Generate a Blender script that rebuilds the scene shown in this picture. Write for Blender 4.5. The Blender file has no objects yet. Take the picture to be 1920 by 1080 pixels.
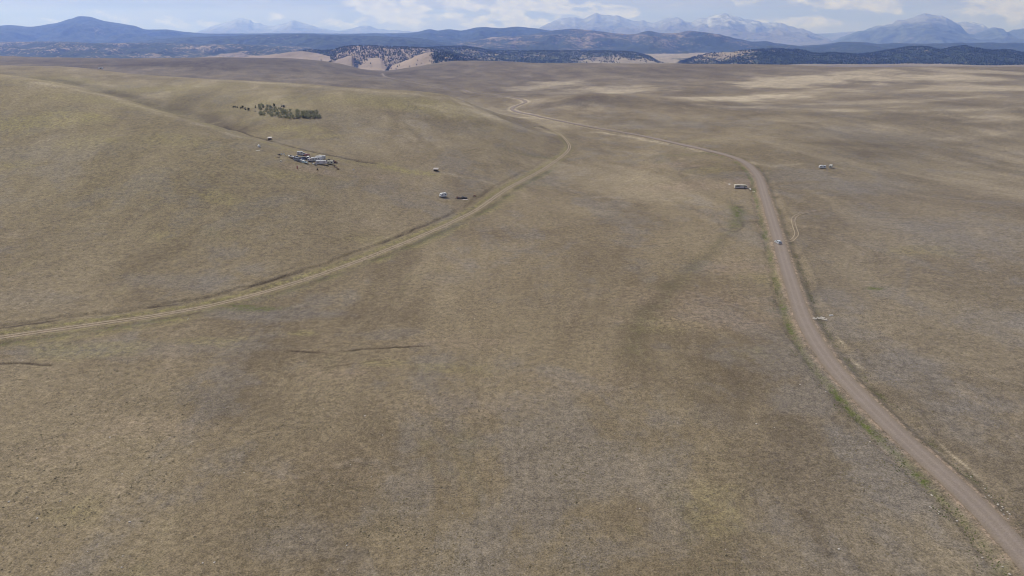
import bpy, bmesh, math, random
import numpy as np
from mathutils import Vector, Matrix
random.seed(7); RNG = np.random.default_rng(7)
R = math.radians
SC = bpy.context.scene
COL = SC.collection

# ------------------------------------------------------------------ camera
CAM_H = 100.0
PITCH = math.atan((540 - 75) / 1280.0)
FOC = 1280.0
SP, CP = math.sin(PITCH), math.cos(PITCH)
cd = bpy.data.cameras.new('camera'); cam = bpy.data.objects.new('camera', cd); COL.objects.link(cam)
cd.sensor_width = 36.0; cd.lens = 36.0 * FOC / 1920.0
cd.clip_start = 1.0; cd.clip_end = 120000.0
cam.location = (0, 0, CAM_H); cam.rotation_euler = (math.pi / 2 - PITCH, 0, 0)
SC.camera = cam

# ------------------------------------------------------------------ light and sky
SUN_EL, SUN_AZ = R(48), R(-45)          # azimuth from +Y towards +X (negative: left of the view)
EXPOSURE = 0.98
w = bpy.data.worlds.new('World'); SC.world = w; w.use_nodes = True
nt = w.node_tree; nt.nodes.clear()
def wn(t, **k):
    n = nt.nodes.new(t)
    for a, v in k.items(): setattr(n, a, v)
    return n
def wmath(op, a, b=None, c=None, clamp=False):
    n = nt.nodes.new('ShaderNodeMath'); n.operation = op; n.use_clamp = clamp
    for i, v in enumerate((a, b, c)):
        if v is None: continue
        if isinstance(v, (int, float)): n.inputs[i].default_value = v
        else: nt.links.new(v, n.inputs[i])
    return n.outputs[0]
sky = wn('ShaderNodeTexSky', sky_type='NISHITA', sun_disc=False, sun_elevation=SUN_EL, sun_rotation=SUN_AZ, altitude=2800.0, air_density=1.0, dust_density=1.2, ozone_density=1.2)
tc = wn('ShaderNodeTexCoord')
sep = wn('ShaderNodeSeparateXYZ'); nt.links.new(tc.outputs['Generated'], sep.inputs[0])
az = wmath('ARCTAN2', sep.outputs[0], sep.outputs[1])
hlen = wmath('SQRT', wmath('ADD', wmath('MULTIPLY', sep.outputs[0], sep.outputs[0]), wmath('MULTIPLY', sep.outputs[1], sep.outputs[1])))
el = wmath('ARCTAN2', sep.outputs[2], hlen)
def cvec(sx, sy, ox=0.0, oy=0.0):
    c = wn('ShaderNodeCombineXYZ')
    nt.links.new(wmath('MULTIPLY_ADD', az, sx, ox), c.inputs[0]); nt.links.new(wmath('MULTIPLY_ADD', el, sy, oy), c.inputs[1])
    return c.outputs[0]
def wnoise(v, detail, rough=0.55, scale=1.0, dist=0.0):
    n = wn('ShaderNodeTexNoise'); n.inputs['Scale'].default_value = scale; n.inputs['Detail'].default_value = detail
    n.inputs['Roughness'].default_value = rough; n.inputs['Distortion'].default_value = dist
    nt.links.new(v, n.inputs['Vector']); return n.outputs['Fac']
def wramp(f, a, b):
    n = wn('ShaderNodeMapRange', interpolation_type='SMOOTHSTEP'); nt.links.new(f, n.inputs['Value'])
    n.inputs['From Min'].default_value = a; n.inputs['From Max'].default_value = b; return n.outputs['Result']
# cumulus heads: billows in a band a few degrees above the horizon, thinner veil above
puff = wnoise(cvec(24, 60, 3.3, 0.4), 9, 0.56, 1.0, 0.3)
mass = wnoise(cvec(5.5, 26, 1.2, 2.0), 2, 0.5)
bank = wmath('ADD', wmath('MULTIPLY', puff, 0.62), wmath('MULTIPLY', mass, 0.55))
def bump_az(c, wd, amt):
    d = wmath('DIVIDE', wmath('SUBTRACT', az, c), wd)
    return wmath('MULTIPLY', wmath('POWER', 2.718, wmath('MULTIPLY', wmath('MULTIPLY', d, d), -1.0)), amt)
bank = wmath('ADD', bank, bump_az(-0.10, 0.16, 0.07))
bank = wmath('ADD', bank, bump_az(0.62, 0.12, 0.05))
bank = wmath('ADD', bank, bump_az(-0.45, 0.16, -0.07))
cloudf = wmath('MULTIPLY', wramp(bank, 0.585, 0.67), wramp(el, 0.008, 0.022))
veil = wramp(wnoise(cvec(7, 46, 9.0, 1.0), 7, 0.6), 0.36, 0.70)
mixs = wn('ShaderNodeMix', data_type='RGBA'); nt.links.new(wmath('MULTIPLY', veil, 0.55), mixs.inputs[0]); 
low = wn('ShaderNodeMix', data_type='RGBA'); nt.links.new(wramp(el, 0.30, 0.02), low.inputs[0]); nt.links.new(sky.outputs[0], low.inputs[6]); low.inputs[7].default_value = (1.9, 2.0, 2.6, 1)
nt.links.new(low.outputs[2], mixs.inputs[6])
mixs.inputs[7].default_value = (3.0, 2.9, 3.0, 1)
lump = wramp(wnoise(cvec(60, 110, 1.0, 5.0), 6, 0.6), 0.3, 0.7)
ccol = wn('ShaderNodeMix', data_type='RGBA'); nt.links.new(lump, ccol.inputs[0])
ccol.inputs[6].default_value = (3.3, 3.2, 3.2, 1); ccol.inputs[7].default_value = (5.3, 5.15, 4.9, 1)
mixc = wn('ShaderNodeMix', data_type='RGBA'); nt.links.new(wmath('MULTIPLY', cloudf, 0.75), mixc.inputs[0])
nt.links.new(mixs.outputs[2], mixc.inputs[6]); nt.links.new(ccol.outputs[2], mixc.inputs[7])
bg = wn('ShaderNodeBackground'); bg.inputs['Strength'].default_value = 0.085
nt.links.new(mixc.outputs[2], bg.inputs[0])
wo = wn('ShaderNodeOutputWorld'); nt.links.new(bg.outputs[0], wo.inputs[0])
w.cycles.sampling_method = 'MANUAL'; w.cycles.sample_map_resolution = 512

sl = bpy.data.lights.new('sun', 'SUN'); sl.energy = 2.3; sl.angle = R(1.5); sl.color = (1.0, 0.95, 0.88)
sun = bpy.data.objects.new('sun', sl); COL.objects.link(sun)
sd = Vector((math.sin(SUN_AZ) * math.cos(SUN_EL), math.cos(SUN_AZ) * math.cos(SUN_EL), math.sin(SUN_EL)))
sun.rotation_euler = sd.to_track_quat('Z', 'Y').to_euler(); sun.location = (0, 0, 300)
SC.view_settings.view_transform = 'Standard'; SC.view_settings.look = 'None'
SC.view_settings.exposure = EXPOSURE; SC.view_settings.gamma = 1.0
SC.cycles.max_bounces = 4; SC.cycles.diffuse_bounces = 2; SC.cycles.volume_bounces = 1; SC.cycles.glossy_bounces = 2
SC.cycles.transparent_max_bounces = 8; SC.cycles.use_denoising = True
SC.render.film_transparent = False; SC.cycles.filter_width = 1.05; SC.render.filter_size = 1.05

# ------------------------------------------------------------------ helpers: pixels, noise
def ray(px, py):
    u = (px - 960.0) / FOC; v = (540.0 - py) / FOC
    return u, CP + v * SP, -SP + v * CP            # X, Y, Z per unit depth
def ratio(py):                                     # drop per metre of forward distance
    v = (540.0 - py) / FOC
    return (SP - v * CP) / (CP + v * SP)
def uu(px, py):                                    # X/Y of a pixel
    a = ray(px, py); return a[0] / a[1]

def _h(ix, iy, s):
    n = (ix.astype(np.int64) * 374761393 + iy.astype(np.int64) * 668265263 + s * 982451653) & 0xffffffff
    n = ((n ^ (n >> 13)) * 1274126177) & 0xffffffff
    return ((n ^ (n >> 16)) & 0xffff) / 65535.0
def vnoise(x, y, s=0):
    ix = np.floor(x); iy = np.floor(y); fx = x - ix; fy = y - iy
    fx = fx * fx * fx * (fx * (fx * 6 - 15) + 10); fy = fy * fy * fy * (fy * (fy * 6 - 15) + 10)
    a = _h(ix, iy, s); b = _h(ix + 1, iy, s); c = _h(ix, iy + 1, s); d = _h(ix + 1, iy + 1, s)
    return (a + (b - a) * fx + (c - a) * fy + (a - b - c + d) * fx * fy) * 2 - 1
def fbm(x, y, oc=4, s=0, g=0.5):
    o = 0; a = 1.0; t = 0
    for k in range(oc):
        o = o + a * vnoise(x * 2 ** k + 13.7 * k, y * 2 ** k - 7.3 * k, s + k); t += a; a *= g
    return o / t
def sstep(a, b, x):
    t = np.clip((x - a) / (b - a), 0, 1); return t * t * (3 - 2 * t)

def attrs(o, label=None, cat=None, group=None, kind=None):
    if label: o['label'] = label
    if cat: o['category'] = cat
    if group: o['group'] = group
    if kind: o['kind'] = kind
    return o

def link_mesh(name, me, mat=None, parent=None):
    o = bpy.data.objects.new(name, me); COL.objects.link(o)
    if mat is not None: me.materials.append(mat)
    if parent is not None: o.parent = parent
    return o

def grid_mesh(name, X, Y, Z, mat, smooth=True):
    nr, nc = X.shape
    me = bpy.data.meshes.new(name)
    me.vertices.add(nr * nc)
    co = np.stack([X, Y, Z], -1).astype(np.float32).ravel(); me.vertices.foreach_set('co', co)
    i = np.arange(nr - 1)[:, None] * nc + np.arange(nc - 1)[None, :]
    q = np.stack([i, i + 1, i + nc + 1, i + nc], -1).reshape(-1, 4).astype(np.int32)
    me.loops.add(q.size); me.loops.foreach_set('vertex_index', q.ravel())
    me.polygons.add(len(q)); me.polygons.foreach_set('loop_start', np.arange(0, q.size, 4, dtype=np.int32))
    me.update(calc_edges=True)
    me.polygons.foreach_set('use_smooth', np.full(len(q), smooth))
    return link_mesh(name, me, mat)

def soup_mesh(name, verts, faces, mat, smooth=False, colors=None, parent=None):
    me = bpy.data.meshes.new(name); k = faces.shape[1]
    me.vertices.add(len(verts)); me.vertices.foreach_set('co', verts.astype(np.float32).ravel())
    me.loops.add(faces.size); me.loops.foreach_set('vertex_index', faces.astype(np.int32).ravel())
    me.polygons.add(len(faces)); me.polygons.foreach_set('loop_start', np.arange(0, faces.size, k, dtype=np.int32))
    me.update(calc_edges=True)
    me.polygons.foreach_set('use_smooth', np.full(len(faces), smooth))
    if colors is not None:
        a = me.color_attributes.new('tone', 'FLOAT_COLOR', 'POINT')
        a.data.foreach_set('color', colors.astype(np.float32).ravel())
    return link_mesh(name, me, mat, parent)

# ------------------------------------------------------------------ materials
class NM:
    def __init__(s, name, rough=0.9, spec=0.2):
        s.m = bpy.data.materials.new(name); s.m.use_nodes = True; s.t = s.m.node_tree
        s.b = s.t.nodes['Principled BSDF']; s.b.inputs['Roughness'].default_value = rough
        s.b.inputs['Specular IOR Level'].default_value = spec
        g = s.t.nodes.new('ShaderNodeNewGeometry'); s.pos = g.outputs['Position']
    def n(s, t, **k):
        n = s.t.nodes.new(t)
        for a, v in k.items(): setattr(n, a, v)
        return n
    def set(s, sock, v):
        if isinstance(v, bpy.types.NodeSocket): s.t.links.new(v, sock)
        elif isinstance(v, tuple) and len(v) == 3 and sock.type == 'RGBA': sock.default_value = (*v, 1)
        else: sock.default_value = v
    def scale(s, v, sx, sy, sz=1.0, off=(0, 0, 0)):
        n = s.n('ShaderNodeMapping'); s.t.links.new(v, n.inputs[0]); n.inputs['Scale'].default_value = (sx, sy, sz); n.inputs['Location'].default_value = off
        return n.outputs[0]
    def noise(s, v, scale, detail=4, rough=0.55, dist=0.0):
        n = s.n('ShaderNodeTexNoise'); s.t.links.new(v, n.inputs['Vector'])
        n.inputs['Scale'].default_value = scale; n.inputs['Detail'].default_value = detail; n.inputs['Roughness'].default_value = rough; n.inputs['Distortion'].default_value = dist
        return n.outputs['Fac']
    def vor(s, v, scale, out='Distance', rnd=1.0):
        n = s.n('ShaderNodeTexVoronoi'); s.t.links.new(v, n.inputs['Vector']); n.inputs['Scale'].default_value = scale; n.inputs['Randomness'].default_value = rnd
        return n.outputs[out]
    def ramp(s, f, a, b, lo=0.0, hi=1.0):
        n = s.n('ShaderNodeMapRange', interpolation_type='SMOOTHSTEP'); s.set(n.inputs['Value'], f)
        n.inputs['From Min'].default_value = a; n.inputs['From Max'].default_value = b
        n.inputs['To Min'].default_value = lo; n.inputs['To Max'].default_value = hi
        return n.outputs['Result']
    def math(s, op, a, b=0.0, clamp=False):
        n = s.n('ShaderNodeMath', operation=op); n.use_clamp = clamp; s.set(n.inputs[0], a); s.set(n.inputs[1], b); return n.outputs[0]
    def mix(s, f, a, b, mode='MIX'):
        n = s.n('ShaderNodeMix', data_type='RGBA', blend_type=mode); s.set(n.inputs[0], f); s.set(n.inputs[6], a); s.set(n.inputs[7], b); return n.outputs[2]
    def attr(s, name):
        n = s.n('ShaderNodeAttribute', attribute_name=name); sp = s.n('ShaderNodeSeparateColor'); s.t.links.new(n.outputs['Color'], sp.inputs[0])
        return n.outputs['Color'], sp.outputs
    def color(s, c): s.set(s.b.inputs['Base Color'], c)
    def bump(s, h, dist, strength=1.0):
        n = s.n('ShaderNodeBump'); n.inputs['Strength'].default_value = strength; n.inputs['Distance'].default_value = dist
        s.set(n.inputs['Height'], h); s.t.links.new(n.outputs[0], s.b.inputs['Normal'])

def grassland():
    g = NM('dry_grassland', 0.95, 0.1); P = g.pos
    _, A = g.attr('cover')       # green, pale, dark
    _, B = g.attr('soil')        # grey, yellow, bare soil
    PW = g.scale(P, 1, 0.5, 1)
    nb = g.noise(PW, 0.013, 7, 0.66, 0.6); nm = g.noise(P, 0.06, 6, 0.62, 0.4)
    nf = g.noise(P, 0.45, 6, 0.65); ng = g.noise(P, 2.6, 5, 0.7)
    brown, tan, grey = (0.152, 0.118, 0.073), (0.228, 0.183, 0.115), (0.180, 0.160, 0.138)
    c = g.mix(g.ramp(nb, 0.35, 0.65), brown, tan)
    n2 = g.noise(g.scale(P, 1, 0.5, 1, (300, 40, 0)), 0.022, 6, 0.65, 0.8)
    gf = g.math('MULTIPLY', g.ramp(g.math('ADD', n2, g.math('MULTIPLY', g.math('SUBTRACT', nm, 0.5), 0.5)), 0.50, 0.64), 0.45)
    c = g.mix(gf, c, grey)
    c = g.mix(g.math('MULTIPLY', B[0], 0.68, True), c, grey)
    n3 = g.noise(g.scale(P, 1, 0.5, 1, (-90, 500, 0)), 0.035, 6, 0.65, 0.5)
    c = g.mix(g.math('MULTIPLY', g.ramp(n3, 0.60, 0.74), 0.4), c, (0.195, 0.172, 0.082))
    n4 = g.noise(g.scale(P, 1, 0.5, 1, (700, -200, 0)), 0.05, 6, 0.65, 0.5)
    c = g.mix(g.math('MULTIPLY', g.ramp(n4, 0.58, 0.72), 0.45), c, (0.285, 0.228, 0.155))
    c = g.mix(g.math('MULTIPLY', g.ramp(n4, 0.42, 0.28), 0.35), c, (0.125, 0.098, 0.068))
    brk = g.ramp(nf, 0.36, 0.62, 0.25, 1.0)
    c = g.mix(g.math('MULTIPLY', B[1], brk, True), c, (0.240, 0.205, 0.090))
    c = g.mix(g.math('MULTIPLY', A[1], g.ramp(nm, 0.3, 0.6, 0.5, 1.0), True), c, (0.45, 0.38, 0.265))
    c = g.mix(g.math('MULTIPLY', B[2], brk, True), c, (0.285, 0.215, 0.155))
    c = g.mix(g.math('MULTIPLY', A[0], g.ramp(nf, 0.38, 0.58, 0.1, 1.0), True), c, (0.082, 0.098, 0.026))
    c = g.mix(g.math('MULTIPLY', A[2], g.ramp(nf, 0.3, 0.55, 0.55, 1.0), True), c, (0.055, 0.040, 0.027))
    # grain: clumps and small plants
    f = g.math('ADD', g.math('MULTIPLY', nf, 0.32), g.math('MULTIPLY', ng, 0.68))
    k = g.ramp(f, 0.30, 0.70, 0.44, 1.56)
    c = g.mix(1.0, c, g_rgb(g, k), 'MULTIPLY')
    c = g.mix(1.0, c, (0.865, 0.865, 0.895), 'MULTIPLY')
    m2 = g.ramp(g.noise(P, 0.95, 3, 0.6), 0.32, 0.68, 0.87, 1.13); c = g.mix(1.0, c, g_rgb(g, m2), 'MULTIPLY')
    m3 = g.ramp(g.noise(P, 0.16, 5, 0.7), 0.3, 0.7, 0.94, 1.06); c = g.mix(1.0, c, g_rgb(g, m3), 'MULTIPLY')
    tuft = g.ramp(g.noise(P, 1.5, 3, 0.6), 0.60, 0.68)
    c = g.mix(g.math('MULTIPLY', tuft, 0.40), c, (0.075, 0.062, 0.034))
    speck = g.math('MULTIPLY', g.ramp(g.vor(P, 0.9), 0.10, 0.05), g.ramp(g.vor(P, 0.9, 'Color'), 0.78, 0.80))
    c = g.mix(speck, c, (0.42, 0.38, 0.32))
    g.color(c)
    hgt = g.math('ADD', g.math('MULTIPLY', ng, 0.35), g.math('ADD', nf, g.math('MULTIPLY', nm, 3.0)))
    g.bump(hgt, 0.75, 0.55)
    return g.m
def g_rgb(g, k):
    n = g.n('ShaderNodeCombineColor')
    for i in range(3): g.t.links.new(k, n.inputs[i])
    return n.outputs[0]

def gravel(name, base, edge, grain=1.0):
    g = NM(name, 0.95, 0.1); P = g.pos
    _, A = g.attr('tone')
    c = g.mix(A[0], base, edge)
    n = g.noise(P, 0.25, 5, 0.6); c = g.mix(g.ramp(n, 0.3, 0.7, 0, 0.45), c, tuple(v * 0.78 for v in base))
    c = g.mix(g.math('MULTIPLY', A[1], 0.8), c, tuple(v * 1.22 for v in base))
    k = g.ramp(g.noise(P, 3.0, 5, 0.7), 0.25, 0.75, 1 - 0.18 * grain, 1 + 0.18 * grain)
    c = g.mix(1.0, c, g_rgb(g, k), 'MULTIPLY'); g.color(c)
    g.bump(g.noise(P, 1.2, 5, 0.7), 0.12, 0.5)
    return g.m

def hillmat(name, ground, tree, cover_lo, cover_hi, cell, extra=None):
    """open ground and conifer cover; tone.r = share of tree cover"""
    g = NM(name, 0.95, 0.1); P = g.pos
    _, A = g.attr('tone')
    n = g.noise(P, 0.0016, 7, 0.62, 0.4); s = g.noise(P, cell * 0.22, 4, 0.6)
    v = g.vor(P, cell)
    cov = g.math('ADD', A[0], g.math('ADD', g.math('MULTIPLY', g.math('SUBTRACT', n, 0.5), 1.5), g.math('MULTIPLY', g.math('SUBTRACT', s, 0.5), 1.1)))
    lo = g.math('SUBTRACT', cov, g.math('MULTIPLY', v, 0.75))
    f = g.ramp(lo, cover_lo, cover_hi)
    gr = g.mix(g.ramp(g.noise(P, 0.004, 5), 0.3, 0.7), tuple(x * 0.8 for x in ground), tuple(x * 1.1 for x in ground))
    tr = g.mix(g.ramp(g.noise(P, cell * 0.6, 3), 0.3, 0.7), tuple(x * 0.6 for x in tree), tuple(x * 1.5 for x in tree))
    c = g.mix(f, gr, tr)
    if extra:   # bare rock and snow on the high slopes
        h = g.n('ShaderNodeSeparateXYZ'); g.t.links.new(P, h.inputs[0])
        hz = g.math('ADD', h.outputs[2], g.math('MULTIPLY', g.math('SUBTRACT', g.noise(P, 0.0011, 8, 0.68), 0.5), extra[2]))
        c = g.mix(g.ramp(hz, extra[0], extra[1]), c, extra[3])
        sn = g.math('ADD', g.noise(g.scale(P, 1, 0.25, 1), 0.0020, 9, 0.7, 1.0), g.math('MULTIPLY', h.outputs[2], 0.00006))
        c = g.mix(g.math('MULTIPLY', g.ramp(sn, 0.53, 0.62), g.math('MULTIPLY', g.ramp(hz, extra[0], extra[1]), A[1])), c, (0.40, 0.415, 0.44))
    g.color(c)
    g.bump(g.math('ADD', g.math('MULTIPLY', n, 30.0 / cell * 0.02), g.math('SUBTRACT', 0.0, v)), 3.0, 0.6)
    return g.m

def paint(name, col, rough=0.5, spec=0.4, dirt=0.25, metal=0.0, scale=1.6, dirtcol=(0.16, 0.12, 0.09)):
    g = NM(name, rough, spec)
    tcn = g.n('ShaderNodeTexCoord'); P = tcn.outputs['Object']
    n = g.noise(P, scale, 6, 0.65)
    c = g.mix(g.ramp(n, 0.42, 0.75, 0.0, dirt), col, dirtcol)
    g.color(c); g.b.inputs['Metallic'].default_value = metal
    return g.m
def foliage(name, dark, light, scale=1.2, trans=0.0):
    g = NM(name, 0.8, 0.15)
    tcn = g.n('ShaderNodeTexCoord'); P = tcn.outputs['Object']
    _, A = g.attr('tone')
    c = g.mix(g.math('ADD', g.math('MULTIPLY', A[0], 0.6), g.math('MULTIPLY', g.noise(P, scale, 3), 0.4)), dark, light); g.color(c)
    if trans:      # thin leaves let light through
        tr = g.n('ShaderNodeBsdfTranslucent'); g.set(tr.inputs[0], c); mx = g.n('ShaderNodeMixShader'); mx.inputs[0].default_value = trans
        g.t.links.new(g.b.outputs[0], mx.inputs[1]); g.t.links.new(tr.outputs[0], mx.inputs[2]); g.t.links.new(mx.outputs[0], g.t.nodes['Material Output'].inputs[0])
    return g.m

# ------------------------------------------------------------------ terrain: control heights (u = X/Y, Y, z)
CTL = []
def cz(px, Y, z):                      # height known at a direction and distance
    CTL.append(((px - 960) / FOC / 1.0, Y, z, None))
def prof(px, *items):
    """items: (Y, z) or (row, Y, 'r') where the height is read off the sight line"""
    for it in items:
        if len(it) == 3:
            row, Y, _ = it; CTL.append((uu(px, row), Y, CAM_H - Y * ratio(row)))
        else:
            Y, z = it
            CTL.append(((px - 960) / FOC / (0.94 if Y < 200 else 1.0 if Y < 400 else 1.04), Y, z))
prof(-900, (60, 2), (200, 6), (350, 28), (520, 54), (760, 82), (1000, 70), (1500, 56), (2700, 46), (4500, -50), (7000, -50), (20000, -55))
prof(-350, (60, 1), (200, 3), (350, 22), (500, 45), (720, 75), (950, 62), (1450, 53), (2700, 44), (4500, -50), (7000, -50))
prof(0, (60, 0), (130, 0), (210, 0.5), (250, 4), (347, 17), (250, 480, 'r'), (138, 700, 'r'), (900, 55), (124, 1400, 'r'), (1750, 36), (2100, 36), (106, 2700, 'r'), (3400, 0), (4500, -50), (7000, -50))
prof(150, (163, 680, 'r'), (160, 0), (230, 1), (300, 7), (400, 22), (860, 40), (150, 1010, 'r'), (127, 1300, 'r'), (1600, 34))
prof(250, (190, 640, 'r'), (780, 32), (1000, 40))
prof(350, (221, 600, 'r'), (690, 24), (180, 850, 'r'), (146, 1150, 'r'), (1500, 19), (130, 2000, 'r'), (108, 2750, 'r'), (3400, 0), (4500, -50), (120, 0), (230, 0), (330, 8))
prof(420, (241, 560, 'r'), (640, 23))
prof(480, (262, 520, 'r'), (565, 23), (222, 650, 'r'), (152, 1100, 'r'), (1450, 12))
prof(590, (298, 480, 'r'), (290, 0), (370, 7), (160, 1010, 'r'), (1350, 12))
prof(640, (1800, 8), (120, 2800, 'r'), (3400, -20))
prof(700, (120, 0), (200, 0), (300, 0), (380, 4), (620, 24), (169, 960, 'r'), (1300, 4), (150, 1800, 'r'), (141, 2300, 'r'), (4600, -60))
prof(663, (126, 2850, 'r'), (3500, -45), (4300, -62))
prof(688, (133, 2850, 'r'), (3400, -48), (4300, -64))
prof(720, (135, 2800, 'r'), (3500, -56), (4300, -64))
prof(752, (129.5, 2900, 'r'), (3500, -52), (4300, -62))
prof(793, (122.5, 2950, 'r'), (3600, -45), (4300, -60))
prof(840, (415, 1.5), (500, 9), (700, 23), (179, 900, 'r'), (1150, -3), (170, 1540, 'r'), (150, 2000, 'r'), (130, 2500, 'r'), (115, 3000, 'r'), (3700, -35), (4500, -50))
prof(900, (203, 850, 'r'), (600, 11), (1100, -3))
prof(950, (226, 780, 'r'), (560, 4), (1000, -2), (184, 1320, 'r'))
prof(1000, (120, 0), (200, 0), (300, 0), (420, 0), (600, 1), (243, 810, 'r'), (1000, -1), (1150, -2), (170, 1600, 'r'), (150, 1950, 'r'), (118, 2800, 'r'), (3500, -25), (4500, -50))
prof(1100, (225, 930, 'r'), (200, 1080, 'r'), (178, 1170, 'r'), (1350, -1), (160, 1650, 'r'), (140, 2000, 'r'), (118.5, 2600, 'r'), (3300, -20))
prof(1300, (300, 600, 'r'), (240, 830, 'r'), (187, 1150, 'r'), (1280, 5.5), (170, 1400, 'r'), (150, 1750, 'r'), (120, 2400, 'r'), (3100, -10), (4500, -50), (8000, -52))
prof(1450, (120, 0), (200, 0), (300, 0), (400, 0), (490, 0), (250, 740, 'r'), (200, 1050, 'r'), (150, 1600, 'r'), (122, 2200, 'r'), (3000, -12))
prof(1600, (127, 1950, 'r'), (500, 1))
prof(1700, (60, 0), (120, 0), (200, 0.5), (300, 0.5), (420, 1), (300, 620, 'r'), (200, 970, 'r'), (150, 1430, 'r'), (127, 1750, 'r'), (2300, 5), (3200, -35), (4500, -50))
prof(1920, (60, 0), (120, 0), (200, 1), (300, 2), (420, 3), (300, 635, 'r'), (200, 930, 'r'), (150, 1350, 'r'), (125.5, 1900, 'r'), (2500, 5), (3300, -35), (4500, -50), (7000, -50), (20000, -55), (45000, -55))
prof(2700, (60, 0), (200, 3), (420, 8), (800, 16), (1300, 30), (1900, 38), (2600, 5), (3500, -35), (4500, -50), (8000, -50), (20000, -55))
prof(960, (40, 0), (10000, -52), (20000, -55), (45000, -55))
prof(300, (10000, -52), (20000, -55), (45000, -55))
CT = np.array([(c[0], c[1], c[2]) for c in CTL])
def _k(d2): return 0.5 * d2 * np.log(d2 + 1e-12)
def tcoord(u, Y): return np.asarray(u) * 1.6, np.log(np.asarray(Y))
ca, cb = tcoord(CT[:, 0], CT[:, 1]); N = len(CT)
D2 = (ca[:, None] - ca[None]) ** 2 + (cb[:, None] - cb[None]) ** 2
M = np.zeros((N + 3, N + 3)); M[:N, :N] = _k(D2) + np.eye(N) * 2e-4
M[:N, N] = 1; M[:N, N + 1] = ca; M[:N, N + 2] = cb; M[N:, :N] = M[:N, N:].T
WT = np.linalg.solve(M, np.concatenate([CT[:, 2], [0, 0, 0]]))
def tps(u, Y):
    a, b = tcoord(u, Y); sh = a.shape; a = a.ravel(); b = b.ravel(); out = np.empty_like(a)
    for s in range(0, len(a), 60000):
        aa = a[s:s + 60000]; bb = b[s:s + 60000]
        d2 = (aa[:, None] - ca[None]) ** 2 + (bb[:, None] - cb[None]) ** 2
        out[s:s + 60000] = _k(d2) @ WT[:N] + WT[N] + WT[N + 1] * aa + WT[N + 2] * bb
    return out.reshape(sh)

uc = np.concatenate([np.linspace(-2.0, -0.87, 36)[:-1], np.arange(-0.87, 0.87, 0.00185), np.linspace(0.87, 2.0, 36)])
ys = [30.0]
while ys[-1] < 46000:
    y = ys[-1]
    fr = 0.02 if y < 100 else min(0.9 * y / 68300.0, 0.0095)
    if y > 5000: fr = 0.02
    ys.append(y * (1 + fr))
yr = np.array(ys)
# smooth field evaluated on a coarser lattice, then resampled by cubic convolution in both axes
UG, YG = np.meshgrid(uc, yr)
lu = np.linspace(uc[0], uc[-1], 420); ly = np.linspace(math.log(yr[0]), math.log(yr[-1]), 420)
LU, LY = np.meshgrid(lu, ly); ZL = tps(LU, np.exp(LY))
def cubic_weights(t):
    t2, t3 = t * t, t * t * t
    return [(-t3 + 2 * t2 - t) / 2, (3 * t3 - 5 * t2 + 2) / 2, (-3 * t3 + 4 * t2 + t) / 2, (t3 - t2) / 2]
def resample(axis_vals, lo, hi, n):
    f = (axis_vals - lo) / (hi - lo) * (n - 1); i = np.clip(np.floor(f).astype(int), 1, n - 3); return i, cubic_weights(f - i)
iu, wu = resample(uc, lu[0], lu[-1], 420); iy, wy = resample(np.log(yr), ly[0], ly[-1], 420)
tmp = sum(wy[k][:, None] * ZL[iy - 1 + k] for k in range(4))
Z0 = sum(wu[k][None, :] * tmp[:, iu - 1 + k] for k in range(4))
XG = UG * YG
# natural undulation
far = sstep(900, 1500, YG) * (1 - sstep(3600, 5000, YG))
Z0 = Z0 + 0.22 * fbm(XG / 22, YG / 22, 3, 5) + 0.5 * fbm(XG / 90, YG / 90, 2, 11) * sstep(150, 400, YG)
rid = 1 - np.abs(fbm((XG + 0.35 * YG) / 260, (YG - 0.2 * XG) / 620, 4, 21)) * 2
Z0 = Z0 + far * (1.3 * fbm((XG + 0.5 * YG) / 48, (YG - 0.3 * XG) / 150, 4, 51, 0.6) + (rid - 0.3) * 2.2 + 1.3 * fbm(XG / 130, YG / 300, 3, 31))
Z0 = Z0 + (0.7 + 1.3 * sstep(0.1, 0.3, UG)) * fbm(XG / 140, YG / 200, 3, 41) * sstep(420, 800, YG) * (1 - far)

def zat(x, y, Z=None):
    Z = ZT[0] if Z is None else Z
    x = np.atleast_1d(np.asarray(x, float)); y = np.atleast_1d(np.asarray(y, float))
    u = x / y
    j = np.clip(np.searchsorted(uc, u) - 1, 0, len(uc) - 2); i = np.clip(np.searchsorted(yr, y) - 1, 0, len(yr) - 2)
    fu = np.clip((u - uc[j]) / (uc[j + 1] - uc[j]), 0, 1); fy = np.clip((y - yr[i]) / (yr[i + 1] - yr[i]), 0, 1)
    return (Z[i, j] * (1 - fu) * (1 - fy) + Z[i, j + 1] * fu * (1 - fy) + Z[i + 1, j] * (1 - fu) * fy + Z[i + 1, j + 1] * fu * fy)
ZT = [Z0]
def hit(px, py):
    """where the sight line of a photograph pixel meets the ground"""
    a = ray(px, py); Y = yr[(yr > 60) & (yr < 9000)]
    x = a[0] / a[1] * Y; zl = CAM_H + a[2] / a[1] * Y
    d = zl - zat(x, Y)
    k = np.argmax(d < 0)
    if not (d < 0).any(): return Vector((float(x[-1]), float(Y[-1]), float(zat(x[-1], Y[-1])[0])))
    if k == 0: k = 1
    t = d[k - 1] / (d[k - 1] - d[k]); yy = Y[k - 1] + t * (Y[k] - Y[k - 1]); xx = a[0] / a[1] * yy
    return Vector((float(xx), float(yy), float(zat(xx, yy)[0])))

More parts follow.
